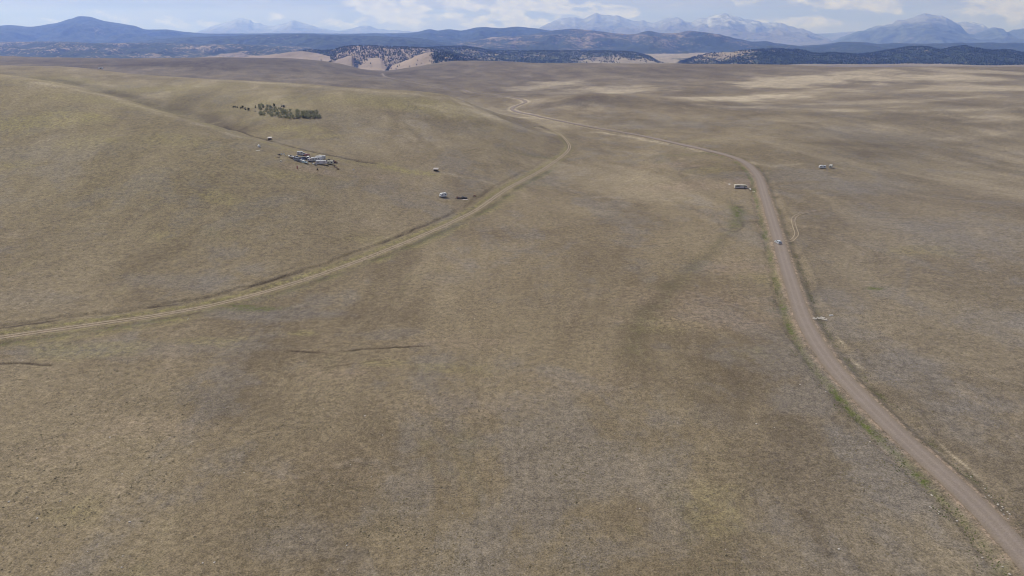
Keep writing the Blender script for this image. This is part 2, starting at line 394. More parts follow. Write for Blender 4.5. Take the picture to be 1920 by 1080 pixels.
def spline(P, step):
    """centripetal-ish smooth resampling of a world polyline (XY)"""
    P = np.array([(p[0], p[1]) for p in P]); Q = [P[0]]
    E = np.vstack([2 * P[0] - P[1], P, 2 * P[-1] - P[-2]])
    for i in range(1, len(E) - 2):
        L = np.linalg.norm(E[i + 1] - E[i]); n = max(2, int(L / step))
        for k in range(1, n + 1):
            wt = cubic_weights(np.array(k / n)); Q.append(sum(wt[m] * E[i - 1 + m] for m in range(4)))
    return np.array(Q)
def smooth_pts(Q, it=4):
    Q = Q.copy()
    for _ in range(it): Q[1:-1] = (Q[:-2] + 2 * Q[1:-1] + Q[2:]) / 4
    return Q
def pdist(Q, maxd):
    """signed distance (left of travel +) of all grid points to polyline Q, inf when farther than maxd"""
    out = np.full(XG.shape, 1e9); arc = np.zeros(XG.shape)
    m = (XG > Q[:, 0].min() - maxd) & (XG < Q[:, 0].max() + maxd) & (YG > Q[:, 1].min() - maxd) & (YG < Q[:, 1].max() + maxd)
    ix = np.nonzero(m.ravel())[0]; xs = XG.ravel()[ix]; yv = YG.ravel()[ix]
    best = np.full(len(xs), 1e9); sg = np.ones(len(xs)); ar = np.zeros(len(xs)); L = 0
    # segments bucketed: only points near each segment's box are tested
    order = np.argsort(yv); yo = yv[order]
    for k in range(len(Q) - 1):
        a, b = Q[k], Q[k + 1]; lo, hi = min(a[1], b[1]) - maxd, max(a[1], b[1]) + maxd
        s, e = np.searchsorted(yo, lo), np.searchsorted(yo, hi); idx = order[s:e]
        xx = xs[idx]; mm = (xx > min(a[0], b[0]) - maxd) & (xx < max(a[0], b[0]) + maxd); idx = idx[mm]
        d = b - a; l = np.hypot(*d) + 1e-9
        px, py = xs[idx] - a[0], yv[idx] - a[1]
        t = np.clip((px * d[0] + py * d[1]) / l ** 2, 0, 1)
        qx, qy = px - t * d[0], py - t * d[1]; dd = np.hypot(qx, qy)
        c = d[0] * py - d[1] * px
        up = dd < best[idx]; ii = idx[up]
        best[ii] = dd[up]; sg[ii] = np.sign(c[up]); ar[ii] = L + t[up] * l; L += l
    o = out.ravel(); o[ix] = best * sg; A = arc.ravel(); A[ix] = ar
    return o.reshape(XG.shape), A.reshape(XG.shape)

ROAD = [(1975, 1110), (1921, 1048), (1875, 995), (1846, 965), (1782, 903), (1689, 822), (1636, 768), (1595, 728), (1553, 680), (1527, 640), (1503, 592), (1486, 540), (1471, 493), (1459.5, 452), (1446.5, 409.6), (1435, 372.6),
        (1424, 337), (1410, 317), (1394, 304), (1359, 291), (1320, 281), (1275, 271), (1220, 258.5), (1175, 250), (1100, 237), (1050, 227), (1012, 219), (980, 212.5), (963, 208), (960, 203.5), (970, 198), (985, 193), (983, 189), (970, 184.5), (950, 181.5), (930, 179), (905, 176), (882, 174), (874, 171), (868, 169), (850, 167), (800, 160), (760, 152), (725, 145), (717, 138)]
TRACK = [(-60, 640), (0, 631), (100, 617), (200, 604), (300, 589), (375, 577), (480, 551), (560, 527), (640, 500), (720, 470), (800, 437), (845, 417), (900, 389), (950, 354), (1000, 327.5), (1037, 305), (1060, 288), (1068, 276), (1062, 264), (1050, 252), (1032, 244), (1005, 240)]
SPUR = [(1468, 456), (1484.5, 450.5), (1493, 443.5), (1493.7, 437), (1489.5, 426), (1487, 411.5), (1495, 403), (1510, 398.5), (1534.5, 394.5), (1545, 393)]
roadQ = smooth_pts(spline([hit(*p) for p in ROAD], 6.0), 3)
trackQ = smooth_pts(spline([hit(*p) for p in TRACK], 5.0), 3)
spurQ = smooth_pts(spline([hit(*p) for p in SPUR], 3.0), 2)
dR, aR = pdist(roadQ, 40); dT, aT = pdist(trackQ, 40); dS, aS = pdist(spurQ, 8)
Z1 = Z0.copy()
wob = fbm(XG / 9, YG / 9, 3, 61)
aD = np.abs(dR); near = 1 - sstep(500, 1000, YG)
# travelling away from the camera: + is the left-hand side
Z1 += near * (0.35 * (1 - sstep(3.6, 6.0, aD)) - 0.45 * np.exp(-((dR - 7.0 + wob) / 1.3) ** 2) - 0.45 * np.exp(-((dR + 7.0 + wob) / 1.6) ** 2) + 0.3 * np.exp(-((dR + 10.5 + 2 * wob) / 1.6) ** 2))
nearT = 1 - sstep(450, 800, YG)
# track runs left to right, uphill side is to its left
Z1 += nearT * (-0.30 * (1 - sstep(1.5, 4.0, np.abs(dT))) - 0.4 * np.exp(-((dT - 8.5 + 2.0 * wob) / 1.0) ** 2) + 0.25 * np.exp(-((dT - 11.0 + 2.0 * wob) / 1.8) ** 2) - 0.2 * np.exp(-((dT + 6.0 + wob) / 1.4) ** 2))

green = np.zeros(XG.shape); pale = green.copy(); dark = green.copy(); grey = green.copy(); yell = green.copy(); soil = green.copy()
patch = sstep(-0.15, 0.35, fbm(XG / 7, YG / 7, 3, 71)); patch2 = sstep(-0.2, 0.4, fbm(XG / 18, YG / 18, 3, 72)); fine = fbm(XG / 2.2, YG / 2.2, 2, 73)
longp = sstep(-0.35, 0.25, fbm(aR / 14, dR / 30, 3, 74))
G_ = lambda d, c, s: np.exp(-((d - c) / s) ** 2)
rn = (1 - sstep(700, 1300, YG))
soil += 0.95 * (1 - sstep(3.4, 5.0 + 0.8 * wob, aD)) * (0.4 + 0.6 * rn)
green += np.clip(1.05 * G_(dR, 6.1 + 0.7 * wob, 1.15) * (0.5 + 0.5 * longp) * (0.3 + 0.7 * patch) * (0.35 + rn) * (dR < 11), 0, 1)
green += 0.5 * G_(dR, -6.4 + wob, 1.1) * patch * rn
dark += 0.30 * G_(dR, -7.5 + wob, 2.6) * patch * rn + 0.22 * G_(dR, 8.6 + wob, 1.2) * patch
soil += 0.75 * G_(dR, 8.4 + 0.8 * wob, 0.8) * patch2 * rn
inb = (YG > 110) & (YG < 225)
pale += 0.8 * G_(dR, -8.6 + 0.8 * wob, 0.45) * inb * patch2 + 0.35 * G_(dR, -6.0 + wob, 1.0) * inb * patch2
# track margins
soil += 0.9 * (1 - sstep(1.5, 3.0, np.abs(dT))) * (0.5 + 0.5 * (1 - sstep(500, 800, YG)))
yell += 0.6 * G_(dT, 3.6, 2.6) * (dT > 0) * (YG < 900) + 0.55 * (1 - sstep(2, 6, np.abs(dT)))
green += 0.22 * (1 - sstep(2, 6, np.abs(dT))) * (0.4 + 0.6 * patch) * (np.abs(dT) > 1.4)
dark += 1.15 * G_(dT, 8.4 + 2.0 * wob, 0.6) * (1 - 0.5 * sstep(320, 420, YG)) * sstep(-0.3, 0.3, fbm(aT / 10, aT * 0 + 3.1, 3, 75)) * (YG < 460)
dark += 0.15 * G_(dT, 8.8, 2.6) * patch * (YG < 560)
dark += 0.28 * G_(dT, -5.0 + wob, 1.5) * patch2 * (YG < 560)
green += 0.60 * G_(dT, -6.5 + wob, 1.9) * (0.3 + 0.7 * patch2) * (YG < 600)
yell += 0.7 * G_(dT, -9.5 + 2 * wob, 2.4) * patch2 * (YG < 480)
soil += 0.35 * (1 - sstep(0.8, 2.0, np.abs(dS)))
pale += 0.95 * (1 - sstep(4.0, 11.0, aD)) * sstep(700, 1000, YG) * (YG < 3200)

def blob(arr, px, py, rx, ry, amt, seed=0, noise=0.6):
    c = hit(px, py); dx = (XG - c.x) / rx; dy = (YG - c.y) / ry
    m = (np.abs(dx) < 2.2) & (np.abs(dy) < 2.2)
    q = np.sqrt(dx[m] ** 2 + dy[m] ** 2) + noise * fbm(XG[m] / (0.6 * rx) + seed, YG[m] / (0.6 * ry), 4, 80 + seed)
    arr[m] += amt * (1 - sstep(0.35, 1.15, q))
def streak(arr, pts, wd, amt, seed=0, brk=0.0, carve=0.0):
    Q = spline([hit(*p) for p in pts], max(1.5, wd)); d, a = pdist(Q, wd * 4 + 3)
    m = np.abs(d) < wd * 4 + 3; dd = d[m] + 0.6 * wd * fbm(XG[m] / (3 * wd), YG[m] / (3 * wd), 2, 90 + seed)
    L = a[m].max() if m.any() else 1
    k = np.exp(-(dd / wd) ** 2) * sstep(0, 0.06 * L, a[m]) * (1 - sstep(0.94 * L, L, a[m]))
    if brk: k = k * sstep(brk - 0.6, brk, fbm(a[m] / 8, a[m] * 0 + seed, 3, 95 + seed))
    rag = sstep(-0.45, 0.35, fbm(XG[m] / (1.1 * wd), YG[m] / (1.6 * wd), 5, 97 + seed, 0.65)) * 0.75 + 0.4 if wd >= 3 else 1.0
    arr[m] += amt * k * rag
    if carve: Z1[m] -= carve * np.exp(-(dd / wd) ** 2) * k.clip(0, 1)
# gullies, cracks, green and pale lines; ridge-rim light and fold shade painted in
streak(dark, [(535, 657), (560, 659), (590, 661), (640, 659), (680, 655), (730, 652), (770, 650), (803, 648)], 0.5, 1.3, 1, -0.2, 0.45)
streak(dark, [(600, 690), (680, 680), (730, 672), (775, 663)], 0.4, 0.45, 2, -0.1, 0.1)
streak(dark, [(-40, 680), (0, 682), (40, 681), (85, 684), (100, 686)], 0.5, 1.1, 3, -0.15, 0.35)
streak(dark, [(420, 236), (440, 244), (470, 254), (500, 262), (540, 273), (580, 283), (620, 291), (650, 297), (680, 303), (720, 309)], 1.5, 1.3, 4, -0.1, 1.0)
streak(yell, [(420, 243), (470, 260), (540, 279), (620, 296), (700, 312), (780, 325), (830, 330)], 5.0, 0.7, 5)
streak(yell, [(700, 305), (740, 315), (790, 322), (830, 328)], 5.0, 0.9, 6)
streak(yell, [(230, 180), (290, 200), (350, 220), (400, 237), (440, 252)], 7.0, 1.0, 7)
streak(pale, [(820, 322), (860, 330), (910, 340), (935, 350)], 2.5, 0.3, 8)
streak(dark, [(1270, 315), (1285, 335), (1310, 352), (1345, 370), (1375, 385), (1390, 410), (1345, 460), (1290, 510), (1240, 560), (1200, 610), (1192, 650), (1230, 715), (1330, 760), (1385, 850)], 4.4, 0.21, 9)
streak(green, [(1345, 370), (1375, 385), (1390, 410), (1345, 460), (1290, 510), (1240, 560), (1200, 610), (1192, 650), (1230, 700)], 3.6, 0.24, 29)
streak(green, [(1376, 385), (1383, 400), (1378, 415), (1376, 430)], 4.0, 0.75, 10)
streak(dark, [(1345, 416), (1352, 425), (1362, 432), (1380, 434), (1392, 425), (1392, 415)], 0.8, 0.4, 11)
streak(dark, [(1385, 416), (1400, 416), (1420, 416)], 0.6, 0.7, 12)
streak(pale, [(1395, 300), (1440, 312), (1480, 309), (1510, 306)], 2.6, 0.32, 13)
streak(pale, [(1100, 246), (1150, 252), (1210, 262), (1280, 275), (1330, 286)], 5, 0.75, 14)
streak(pale, [(955, 218), (985, 221), (1020, 222)], 12, 0.7, 15)
streak(dark, [(1000, 237), (1012, 236), (1020, 240), (1035, 246)], 2.0, 0.9, 16, -0.1, 0.6)
streak(dark, [(1030, 250), (1050, 258), (1065, 270), (1070, 282)], 2.0, 0.35, 17)
streak(grey, [(1690, 560), (1700, 530), (1705, 500)], 1.0, 0.5, 18)
streak(dark, [(1500, 950), (1530, 1000), (1560, 1050)], 1.5, 0.35, 19)
streak(dark, [(1370, 690), (1385, 740), (1390, 800)], 2.5, 0.14, 20)
streak(yell, [(90, 160), (130, 150), (150, 160), (190, 172)], 9, 0.7, 21)
streak(dark, [(100, 146), (150, 157), (200, 168), (250, 184), (300, 199), (350, 214), (400, 228), (440, 240), (480, 254)], 15, 0.42, 40)  # relief shading painted in behind the left ridge
streak(pale, [(60, 152), (150, 170), (200, 180), (250, 196), (300, 211), (350, 227), (420, 247), (460, 262)], 7, 0.38, 41)  # lit rim of the left ridge painted pale
streak(pale, [(1280, 194), (1450, 203), (1600, 207), (1750, 206), (1900, 204), (1990, 204)], 15, 0.45, 42)
streak(dark, [(1330, 222), (1450, 214), (1600, 222), (1750, 228), (1900, 236), (2000, 240)], 34, 0.24, 43)  # with the pale streak above: fold shading painted on the right slope
streak(pale, [(1750, 262), (1830, 256), (1920, 246)], 12, 0.3, 44)
streak(dark, [(1500, 300), (1650, 285), (1800, 268), (1950, 255)], 22, 0.22, 45)
streak(pale, [(360, 147), (480, 154), (600, 163), (700, 172), (800, 178)], 16, 0.28, 46)
streak(pale, [(740, 172), (800, 181), (850, 187), (900, 207), (945, 228)], 10, 0.22, 47)
streak(dark, [(860, 205), (920, 235), (960, 246), (1000, 256)], 12, 0.2, 48)
# sunlit patches painted pale into the ground colour; green and grey stands
for i, b in enumerate([(1510, 150, 120, 150, 1.0), (1450, 158, 90, 120, .9), (1400, 187, 120, 90, .85), (1450, 183, 60, 40, .6), (1655, 137, 90, 160, .7), (1700, 147, 170, 110, .75), (1830, 135, 110, 140, .55), (1040, 156, 70, 120, .85), (1010, 163, 100, 90, .7), (1130, 168, 130, 110, .65),
                       (1180, 172, 90, 60, .6), (1560, 170, 120, 60, .45), (1800, 165, 160, 80, .55), (1880, 225, 60, 30, .4), (1250, 150, 90, 100, .35), (900, 215, 60, 30, .3), (1700, 190, 140, 40, .35), (1600, 205, 90, 25, .3), (640, 160, 130, 30, .0)]):
    blob(pale, *b, seed=i, noise=0.9)
for i, b in enumerate([(60, 228, 40, 22, .75), (130, 222, 30, 18, .55), (240, 195, 60, 30, .35), (170, 262, 25, 18, .4), (330, 265, 30, 20, .35), (500, 218, 50, 14, .45), (330, 165, 150, 60, .30), (650, 185, 160, 60, .4), (560, 240, 30, 14, .6), (110, 150, 70, 60, .5), (800, 195, 100, 50, .35), (300, 440, 12, 9, .3), (600, 255, 25, 12, .5),
                       (420, 370, 16, 12, .4), (20, 310, 14, 10, .4), (170, 655, 22, 9, .5), (380, 640, 18, 5, .4), (730, 680, 10, 4, .4), (850, 690, 14, 6, .35), (1330, 320, 30, 14, .35), (1290, 265, 40, 16, .35), (1430, 520, 10, 14, .4), (1720, 470, 20, 12, .3), (1250, 610, 16, 10, .3), (1330, 950, 10, 14, .35), (560, 625, 8, 3, .6), (150, 960, 8, 6, .35), (560, 330, 30, 12, .35), (700, 450, 22, 9, .3)]):
    blob(yell, *b, seed=20 + i)
for i, b in enumerate([(140, 275, 60, 24, .4), (30, 290, 40, 20, .5), (330, 530, 30, 12, .6), (520, 590, 30, 8, .7), (300, 650, 40, 10, .5), (120, 660, 30, 6, .6), (640, 220, 60, 30, .4), (1450, 330, 60, 25, .55), (1620, 350, 70, 30, .5), (1800, 430, 60, 40, .5), (1560, 560, 14, 14, .55), (1700, 700, 22, 14, .6), (1820, 760, 20, 10, .7), (1640, 860, 12, 16, .85), (1700, 930, 9, 14, .8), (580, 1010, 14, 9, .5), (730, 625, 14, 6, .5), (1330, 780, 10, 12, .35),
                       (1600, 250, 100, 50, .45), (1250, 235, 80, 40, .4), (1450, 200, 100, 60, .4), (1100, 195, 60, 40, .35), (1400, 408, 7, 7, .6), (850, 240, 60, 30, .3), (1880, 600, 26, 18, .5), (860, 520, 20, 10, .3), (60, 560, 30, 14, .3)]):
    blob(grey, *b, seed=60 + i)
for i, b in enumerate([(1060, 190, 60, 60, .5), (1150, 188, 80, 50, .3), (1300, 195, 120, 60, .28), (1330, 130, 200, 260, .22), (550, 120, 400, 500, .20), (800, 135, 200, 380, .22), (1200, 135, 250, 300, .18), (250, 115, 500, 400, .28), (1330, 705, 20, 18, .20), (1290, 640, 18, 14, .18), (1450, 880, 14, 16, .14), (1600, 270, 60, 16, .25), (1480, 800, 10, 10, .2), (650, 590, 40, 10, .12), (400, 760, 30, 9, .15), (1050, 570, 20, 10, .12), (1550, 230, 90, 20, .2), (750, 215, 50, 20, .1), (1388, 388, 3, 3, .5)]):
    blob(dark, *b, seed=110 + i)
for i, b in enumerate([(1300, 560, 40, 14, .3), (1330, 600, 30, 14, .35), (1180, 600, 16, 6, .2), (1390, 500, 22, 18, .35), (1300, 350, 60, 22, .5), (1250, 310, 40, 14, .35), (1380, 340, 18, 12, .5), (640, 700, 12, 5, .3), (870, 640, 30, 7, .2), (1100, 720, 30, 12, .12), (590, 320, 26, 9, .5), (700, 330, 20, 8, .3), (640, 880, 20, 10, .12), (860, 765, 30, 8, .15), (260, 800, 22, 8, .2), (120, 850, 14, 6, .15)]):
    blob(soil, *b, seed=150 + i)
blob(green, 1640, 541, 5, 2.5, 0.9, 170); blob(green, 1385, 395, 7, 12, 0.35, 171); blob(green, 470, 577, 18, 4, 0.7, 172); blob(green, 1000, 292, 30, 8, 0.25, 173); blob(green, 1280, 290, 50, 12, .25, 174)
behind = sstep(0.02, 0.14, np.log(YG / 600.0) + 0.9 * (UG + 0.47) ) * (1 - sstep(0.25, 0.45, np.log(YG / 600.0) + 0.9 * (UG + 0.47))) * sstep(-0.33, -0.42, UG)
dark += 0.22 * behind  # more painted relief shading behind the left ridge
blob(green, 545, 211, 30, 26, 0.35, 175, 0.4); blob(dark, 545, 213, 26, 20, 0.18, 176, 0.4)
# broad character: yellower on the left hill, greyer to the right, browner in the middle
lefth = sstep(-0.1, -0.5, UG) * sstep(220, 420, YG) * (1 - sstep(900, 1300, YG))
yell += 0.34 * lefth + 0.10 * (1 - sstep(900, 1100, YG)) * sstep(400, 600, YG)
grey += 0.35 * sstep(0.30, 0.55, UG) * (1 - sstep(1400, 2200, YG)) + 0.25 * sstep(1200, 1700, YG) * (1 - sstep(4000, 4500, YG))
pale += 0.45 * sstep(4200, 5200, YG)
# long thin drifts of paler and darker growth following the slopes
st = fbm(UG * 26 + 0.2 * np.log(YG) * 7, np.log(YG) * 26, 5, 200)
pale += 0.10 * sstep(0.12, 0.42, st) * sstep(330, 900, YG); dark += 0.08 * sstep(0.08, 0.4, -st) * sstep(330, 900, YG)
st2 = fbm(XG / 45 + YG / 130, YG / 170 - XG / 400, 6, 210, 0.65)
pale += 0.22 * sstep(0.1, 0.4, st2) * sstep(250, 600, YG); dark += 0.22 * sstep(0.08, 0.4, -st2) * sstep(250, 600, YG)
bk = sstep(1250, 1400, YG + 400 * UG * (UG < 0)) * (1 - sstep(4000, 4500, YG))
dark += (0.36 - 0.22 * sstep(0.0, 0.15, UG)) * bk; yell += 0.16 * (1 - bk) * (UG < 0) * sstep(500, 800, YG)
GM = grassland()
ZT[0] = Z1
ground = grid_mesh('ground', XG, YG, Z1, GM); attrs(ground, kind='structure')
def put_attr(o, name, a, b, c):
    at = o.data.color_attributes.new(name, 'FLOAT_COLOR', 'POINT')
    v = np.stack([a.clip(0, 1), b.clip(0, 1), c.clip(0, 1), np.ones_like(a)], -1).astype(np.float32); at.data.foreach_set('color', v.ravel())
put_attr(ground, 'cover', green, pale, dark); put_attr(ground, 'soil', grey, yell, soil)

# ------------------------------------------------------------------ roads: ribbons draped on the ground
def ribbon(name, Q, offs, rough_edge, mat, tone, lift=0.05, liftk=0.00035, y_lim=None):
    n = len(Q); T = np.gradient(Q, axis=0); T /= np.linalg.norm(T, axis=1)[:, None] + 1e-9; Nn = np.stack([-T[:, 1], T[:, 0]], -1)
    offs = np.asarray(offs, float); s = np.cumsum(np.r_[0, np.linalg.norm(np.diff(Q, axis=0), axis=1)])
    O = np.repeat(offs[None], n, 0)
    j0 = fbm(s / 2.0, s * 0 + 1.3, 3, 301) * rough_edge; j1 = fbm(s / 2.0, s * 0 + 9.3, 3, 302) * rough_edge
    O[:, 0] += j0; O[:, -1] += j1
    X = Q[:, 0][:, None] + Nn[:, 0][:, None] * O; Y = Q[:, 1][:, None] + Nn[:, 1][:, None] * O
    Z = zat(X.ravel(), Y.ravel()).reshape(X.shape)
    Zc = Z.copy()
    for _ in range(2): Zc[1:-1] = (Zc[:-2] + Zc[1:-1] * 2 + Zc[2:]) / 4
    Z = np.maximum(Z, Zc) + lift + liftk * Y
    Z[:, 0] -= 0.02; Z[:, -1] -= 0.02
    o = grid_mesh(name, X, Y, Z, mat)
    a = np.repeat(np.asarray(tone[0], float)[None], n, 0); b = np.repeat(np.asarray(tone[1], float)[None], n, 0)
    put_attr(o, 'tone', a, b, a * 0); return attrs(o, kind='structure')
def dense(Q, step): return smooth_pts(spline(Q, step), 2)
GR = gravel('gravel_road', (0.195, 0.160, 0.134), (0.185, 0.146, 0.105))
TR = gravel('dirt_rut', (0.275, 0.225, 0.158), (0.24, 0.195, 0.13))
SR = gravel('faint_rut', (0.275, 0.225, 0.160), (0.20, 0.163, 0.112))
roadD = dense(roadQ, 1.6)
ribbon('road', roadD, [3.15, 2.7, 1.7, 1.0, 0.3, -0.4, -1.1, -1.8, -2.7, -3.15], 0.35, GR, ([1, .55, 0, 0, 0, 0, 0, 0, .55, 1], [0, 0, 0.1, .75, .15, .15, .75, .15, 0, 0]), 0.05, 0.0004)
trackD = dense(trackQ, 1.5)
ribbon('dirt_track', trackD, [1.35, 1.0, 0.75, 0.5], 0.14, TR, ([1, 0, 0, 1], [0, .7, .7, 0]), 0.04, 0.0003)
ribbon('dirt_track', trackD, [-0.5, -0.8, -1.05, -1.35], 0.14, TR, ([1, 0, 0, 1], [0, .7, .7, 0]), 0.04, 0.0003)
spurD = dense(spurQ, 1.2)
ribbon('dirt_track', spurD, [1.25, 0.95, 0.65], 0.12, SR, ([1, 0, 1], [0, .7, 0]), 0.04, 0.0003)
ribbon('dirt_track', spurD, [-0.6, -0.95, -1.25], 0.12, SR, ([1, 0, 1], [0, .7, 0]), 0.04, 0.0003)

# ------------------------------------------------------------------ far hills and mountains
HG = {}
def ridge(name, D, profile, base, front, back, amp, lam, mat, cover=0.5, snow=0.0, pw=1.15, nt=70, dpx=1.6, cov_fn=None, seed=0, jit=0.0):
    px = np.array([p[0] for p in profile], float); rw = np.array([p[1] for p in profile], float)
    pp = np.arange(px[0], px[-1] + 0.01, dpx)
    m = np.gradient(rw, px) * 0.6
    k = np.clip(np.searchsorted(px, pp) - 1, 0, len(px) - 2); h = px[k + 1] - px[k]; t = (pp - px[k]) / h
    rr = (2 * t**3 - 3 * t**2 + 1) * rw[k] + (t**3 - 2 * t**2 + t) * h * m[k] + (-2 * t**3 + 3 * t**2) * rw[k + 1] + (t**3 - t**2) * h * m[k + 1]
    rr = rr + jit * fbm(pp / 9.0, pp * 0 + seed, 3, 400 + seed)
    u = np.array([uu(a, b) for a, b in zip(pp, rr)])
    bend = D * (1 + 0.05 * fbm(pp / 140.0, pp * 0, 2, 410 + seed))
    zt = CAM_H - bend * np.array([ratio(r) for r in rr])
    tt = np.concatenate([-np.linspace(1, 0, nt) ** 1.2, np.linspace(0, 1, nt // 3)[1:] ** 1.2])
    T = tt[:, None]; Y = bend[None] + np.where(T < 0, T * front, T * back); X = u[None] * Y
    X = u[None] * bend[None] + 0 * Y + (Y - bend[None]) * u[None] * 0.9
    a = np.abs(T); sh = (1 - a) ** pw
    rg = 1 - 2 * np.abs(fbm(X / lam, Y / (lam * 1.7), 5, 420 + seed)); ns = fbm(X / (lam * 0.4), Y / (lam * 0.5), 4, 430 + seed)
    Hh = (zt[None] - base)
    Z = base + Hh * sh + Hh.clip(0) ** 0.5 * amp * (rg - 0.35 + 0.45 * ns) * (a * (1 - a) * 4) ** 0.8
    Z = np.where(T < 0, np.minimum(Z, CAM_H - Y * ((CAM_H - zt[None]) / bend[None]) - 0.001 * Hh), Z)
    o = grid_mesh(name, X, Y, Z, mat)
    cv = np.full(X.shape, float(cover)) if cov_fn is None else cov_fn(np.repeat(pp[None], len(tt), 0), T, Z, rg)
    sv = np.full(X.shape, float(snow)) if not callable(snow) else snow(np.repeat(pp[None], len(tt), 0), T)
    put_attr(o, 'tone', cv, sv, cv * 0); attrs(o, kind='structure')
    return o, X, Y, Z, cv

TANG = (0.28, 0.22, 0.165); TREE = (0.030, 0.040, 0.022)
MH = hillmat('open_forest_slope', TANG, TREE, 0.10, 0.30, 0.07)
MF = hillmat('dense_forest_and_cloud_shadow_slope', (0.26, 0.21, 0.14), TREE, -0.15, 0.20, 0.045)  # dark tree cover also carries the cloud shadow on its ridge
MG = hillmat('grey_green_forest_slope', (0.24, 0.20, 0.14), (0.060, 0.070, 0.045), -0.10, 0.25, 0.045)
MB = hillmat('far_forest_and_cloud_shadow_slope', (0.24, 0.20, 0.14), (0.030, 0.042, 0.03), -0.15, 0.25, 0.02)
MM = hillmat('mountain_slope', (0.17, 0.16, 0.13), (0.07, 0.08, 0.06), 0.0, 0.3, 0.006, (330, 720, 700, (0.20, 0.205, 0.215)))
ridge('mountain_range', 34000, [(340, 68), (370, 60), (400, 48), (430, 40), (450, 33), (465, 37), (480, 42), (505, 48), (530, 45), (552, 38), (570, 43), (580, 46), (600, 52), (630, 58), (660, 54), (685, 48), (710, 54), (740, 57), (780, 59), (820, 66), (850, 74)], -100, 9000, 4000, 10.0, 2600, MM, 0.3, 0.5, seed=1, jit=1.6)
ridge('mountain_range', 33500, [(1440, 74), (1500, 66), (1530, 63), (1560, 62), (1600, 59), (1640, 62), (1700, 70)], -100, 6000, 4000, 8, 2500, MM, 0.3, 0.9, seed=2, jit=0.4)
ridge('mountain_range', 29500, [(980, 76), (1000, 60), (1014, 51), (1030, 43), (1049, 34), (1076, 32.5), (1093, 35), (1105, 30), (1117, 25), (1136, 28), (1150, 30), (1156, 28.5), (1174, 35), (1188, 39), (1204, 38), (1225, 42), (1244, 35), (1266, 33), (1290, 41), (1318, 34), (1339, 28.5), (1358, 25), (1375, 30), (1407, 37), (1434, 42), (1462, 43), (1489, 51), (1514, 58), (1530, 65), (1544, 73), (1557, 81), (1580, 90)],
      -100, 9500, 4000, 11.0, 2400, MM, 0.35, lambda p, T: 0.35 + 1.0 * np.exp(-((p - 1390) / 70) ** 2), seed=3, jit=2.0)
ridge('mountain_range', 25000, [(1060, 72), (1090, 50), (1115, 44), (1140, 50), (1165, 62), (1190, 76)], -100, 6000, 3000, 8, 2000, MM, 0.5, 0.1, seed=9, jit=1.8)
ridge('mountain_range', 30500, [(1760, 60), (1787, 42), (1805, 40), (1823, 41), (1839, 46), (1860, 54), (1885, 66), (1920, 70)], -100, 7000, 3000, 9, 2200, MM, 0.2, 1.4, seed=4, jit=2.0)
ridge('mountain_range', 24500, [(1520, 90), (1545, 83), (1563, 77), (1590, 64), (1617, 57), (1644, 49), (1671, 45), (1682, 37), (1695, 38), (1712, 32.5), (1736, 25), (1752, 28.5), (1769, 31), (1787, 43), (1810, 62), (1839, 60), (1852, 55), (1861, 51), (1870, 54), (1885, 62), (1901, 56), (1920, 53), (1950, 56), (2000, 48), (2080, 60), (2160, 80)],
      -100, 8500, 4000, 9.0, 2200, MM, 1.1, lambda p, T: 0.1 + 0.8 * np.exp(-((p - 1815) / 25) ** 2), seed=5, jit=1.8)
ridge('hills', 14500, [(-420, 60), (-300, 50), (-150, 54), (0, 48), (20, 47), (57, 50), (100, 44), (133, 35), (148, 30.5), (163, 31), (200, 40), (250, 48), (273, 55), (307, 55), (350, 60), (383, 62.5), (450, 63), (557, 62), (630, 63), (713, 62.3), (763, 61.7), (780, 60), (807, 55), (820, 57), (840, 55), (863, 57), (903, 50.7), (937, 52.7), (970, 50), (1000, 52.7), (1030, 57), (1080, 63), (1150, 72), (1220, 84)],
      -60, 4300, 2000, 6.0, 900, MB, 1.05, seed=6, jit=0.35, dpx=2.0)
ridge('hills', 11400, [(760, 92), (820, 84), (880, 76), (940, 70), (985, 66), (1020, 60), (1045, 56), (1075, 54), (1110, 57), (1160, 63), (1190, 64), (1205, 60), (1215, 58), (1240, 62), (1270, 62), (1292, 57.5), (1315, 60), (1345, 64), (1380, 72), (1410, 78), (1435, 77), (1454, 81), (1503, 86), (1549, 84), (1573, 79), (1617, 79), (1644, 82.6), (1671, 81), (1720, 83), (1766, 81), (1833, 80.5), (1920, 81), (2000, 78), (2150, 84)],
      -60, 3300, 2000, 7.0, 800, MH, 0.5, seed=7, jit=0.5, dpx=1.6, pw=1.3, cov_fn=lambda p, T, Z, r: 0.97 + 0.15 * sstep(0.3, 0.9, np.abs(T)) + 0.3 * sstep(1380, 1480, p) - 0.30 * r)
ridge('hills', 9800, [(180, 88), (250, 78), (300, 73), (400, 68), (480, 65.5), (570, 63.5), (640, 66), (720, 68), (790, 72), (830, 79), (880, 86), (940, 92)], -60, 2400, 1500, 5.0, 700, MB, 0.95, seed=8, jit=0.4)  # cloud shadow over this ridge put into its colour as dense forest
ridge('hills', 7800, [(-420, 84), (-200, 80), (0, 79), (100, 78), (200, 81), (300, 80), (400, 84), (450, 82.5), (500, 85), (560, 88), (620, 94), (700, 100)], -58, 2200, 1300, 5.0, 420, MH, 0.55, seed=10, jit=0.5, cov_fn=lambda p, T, Z, r: 1.15 - 0.45 * r + 0 * T)
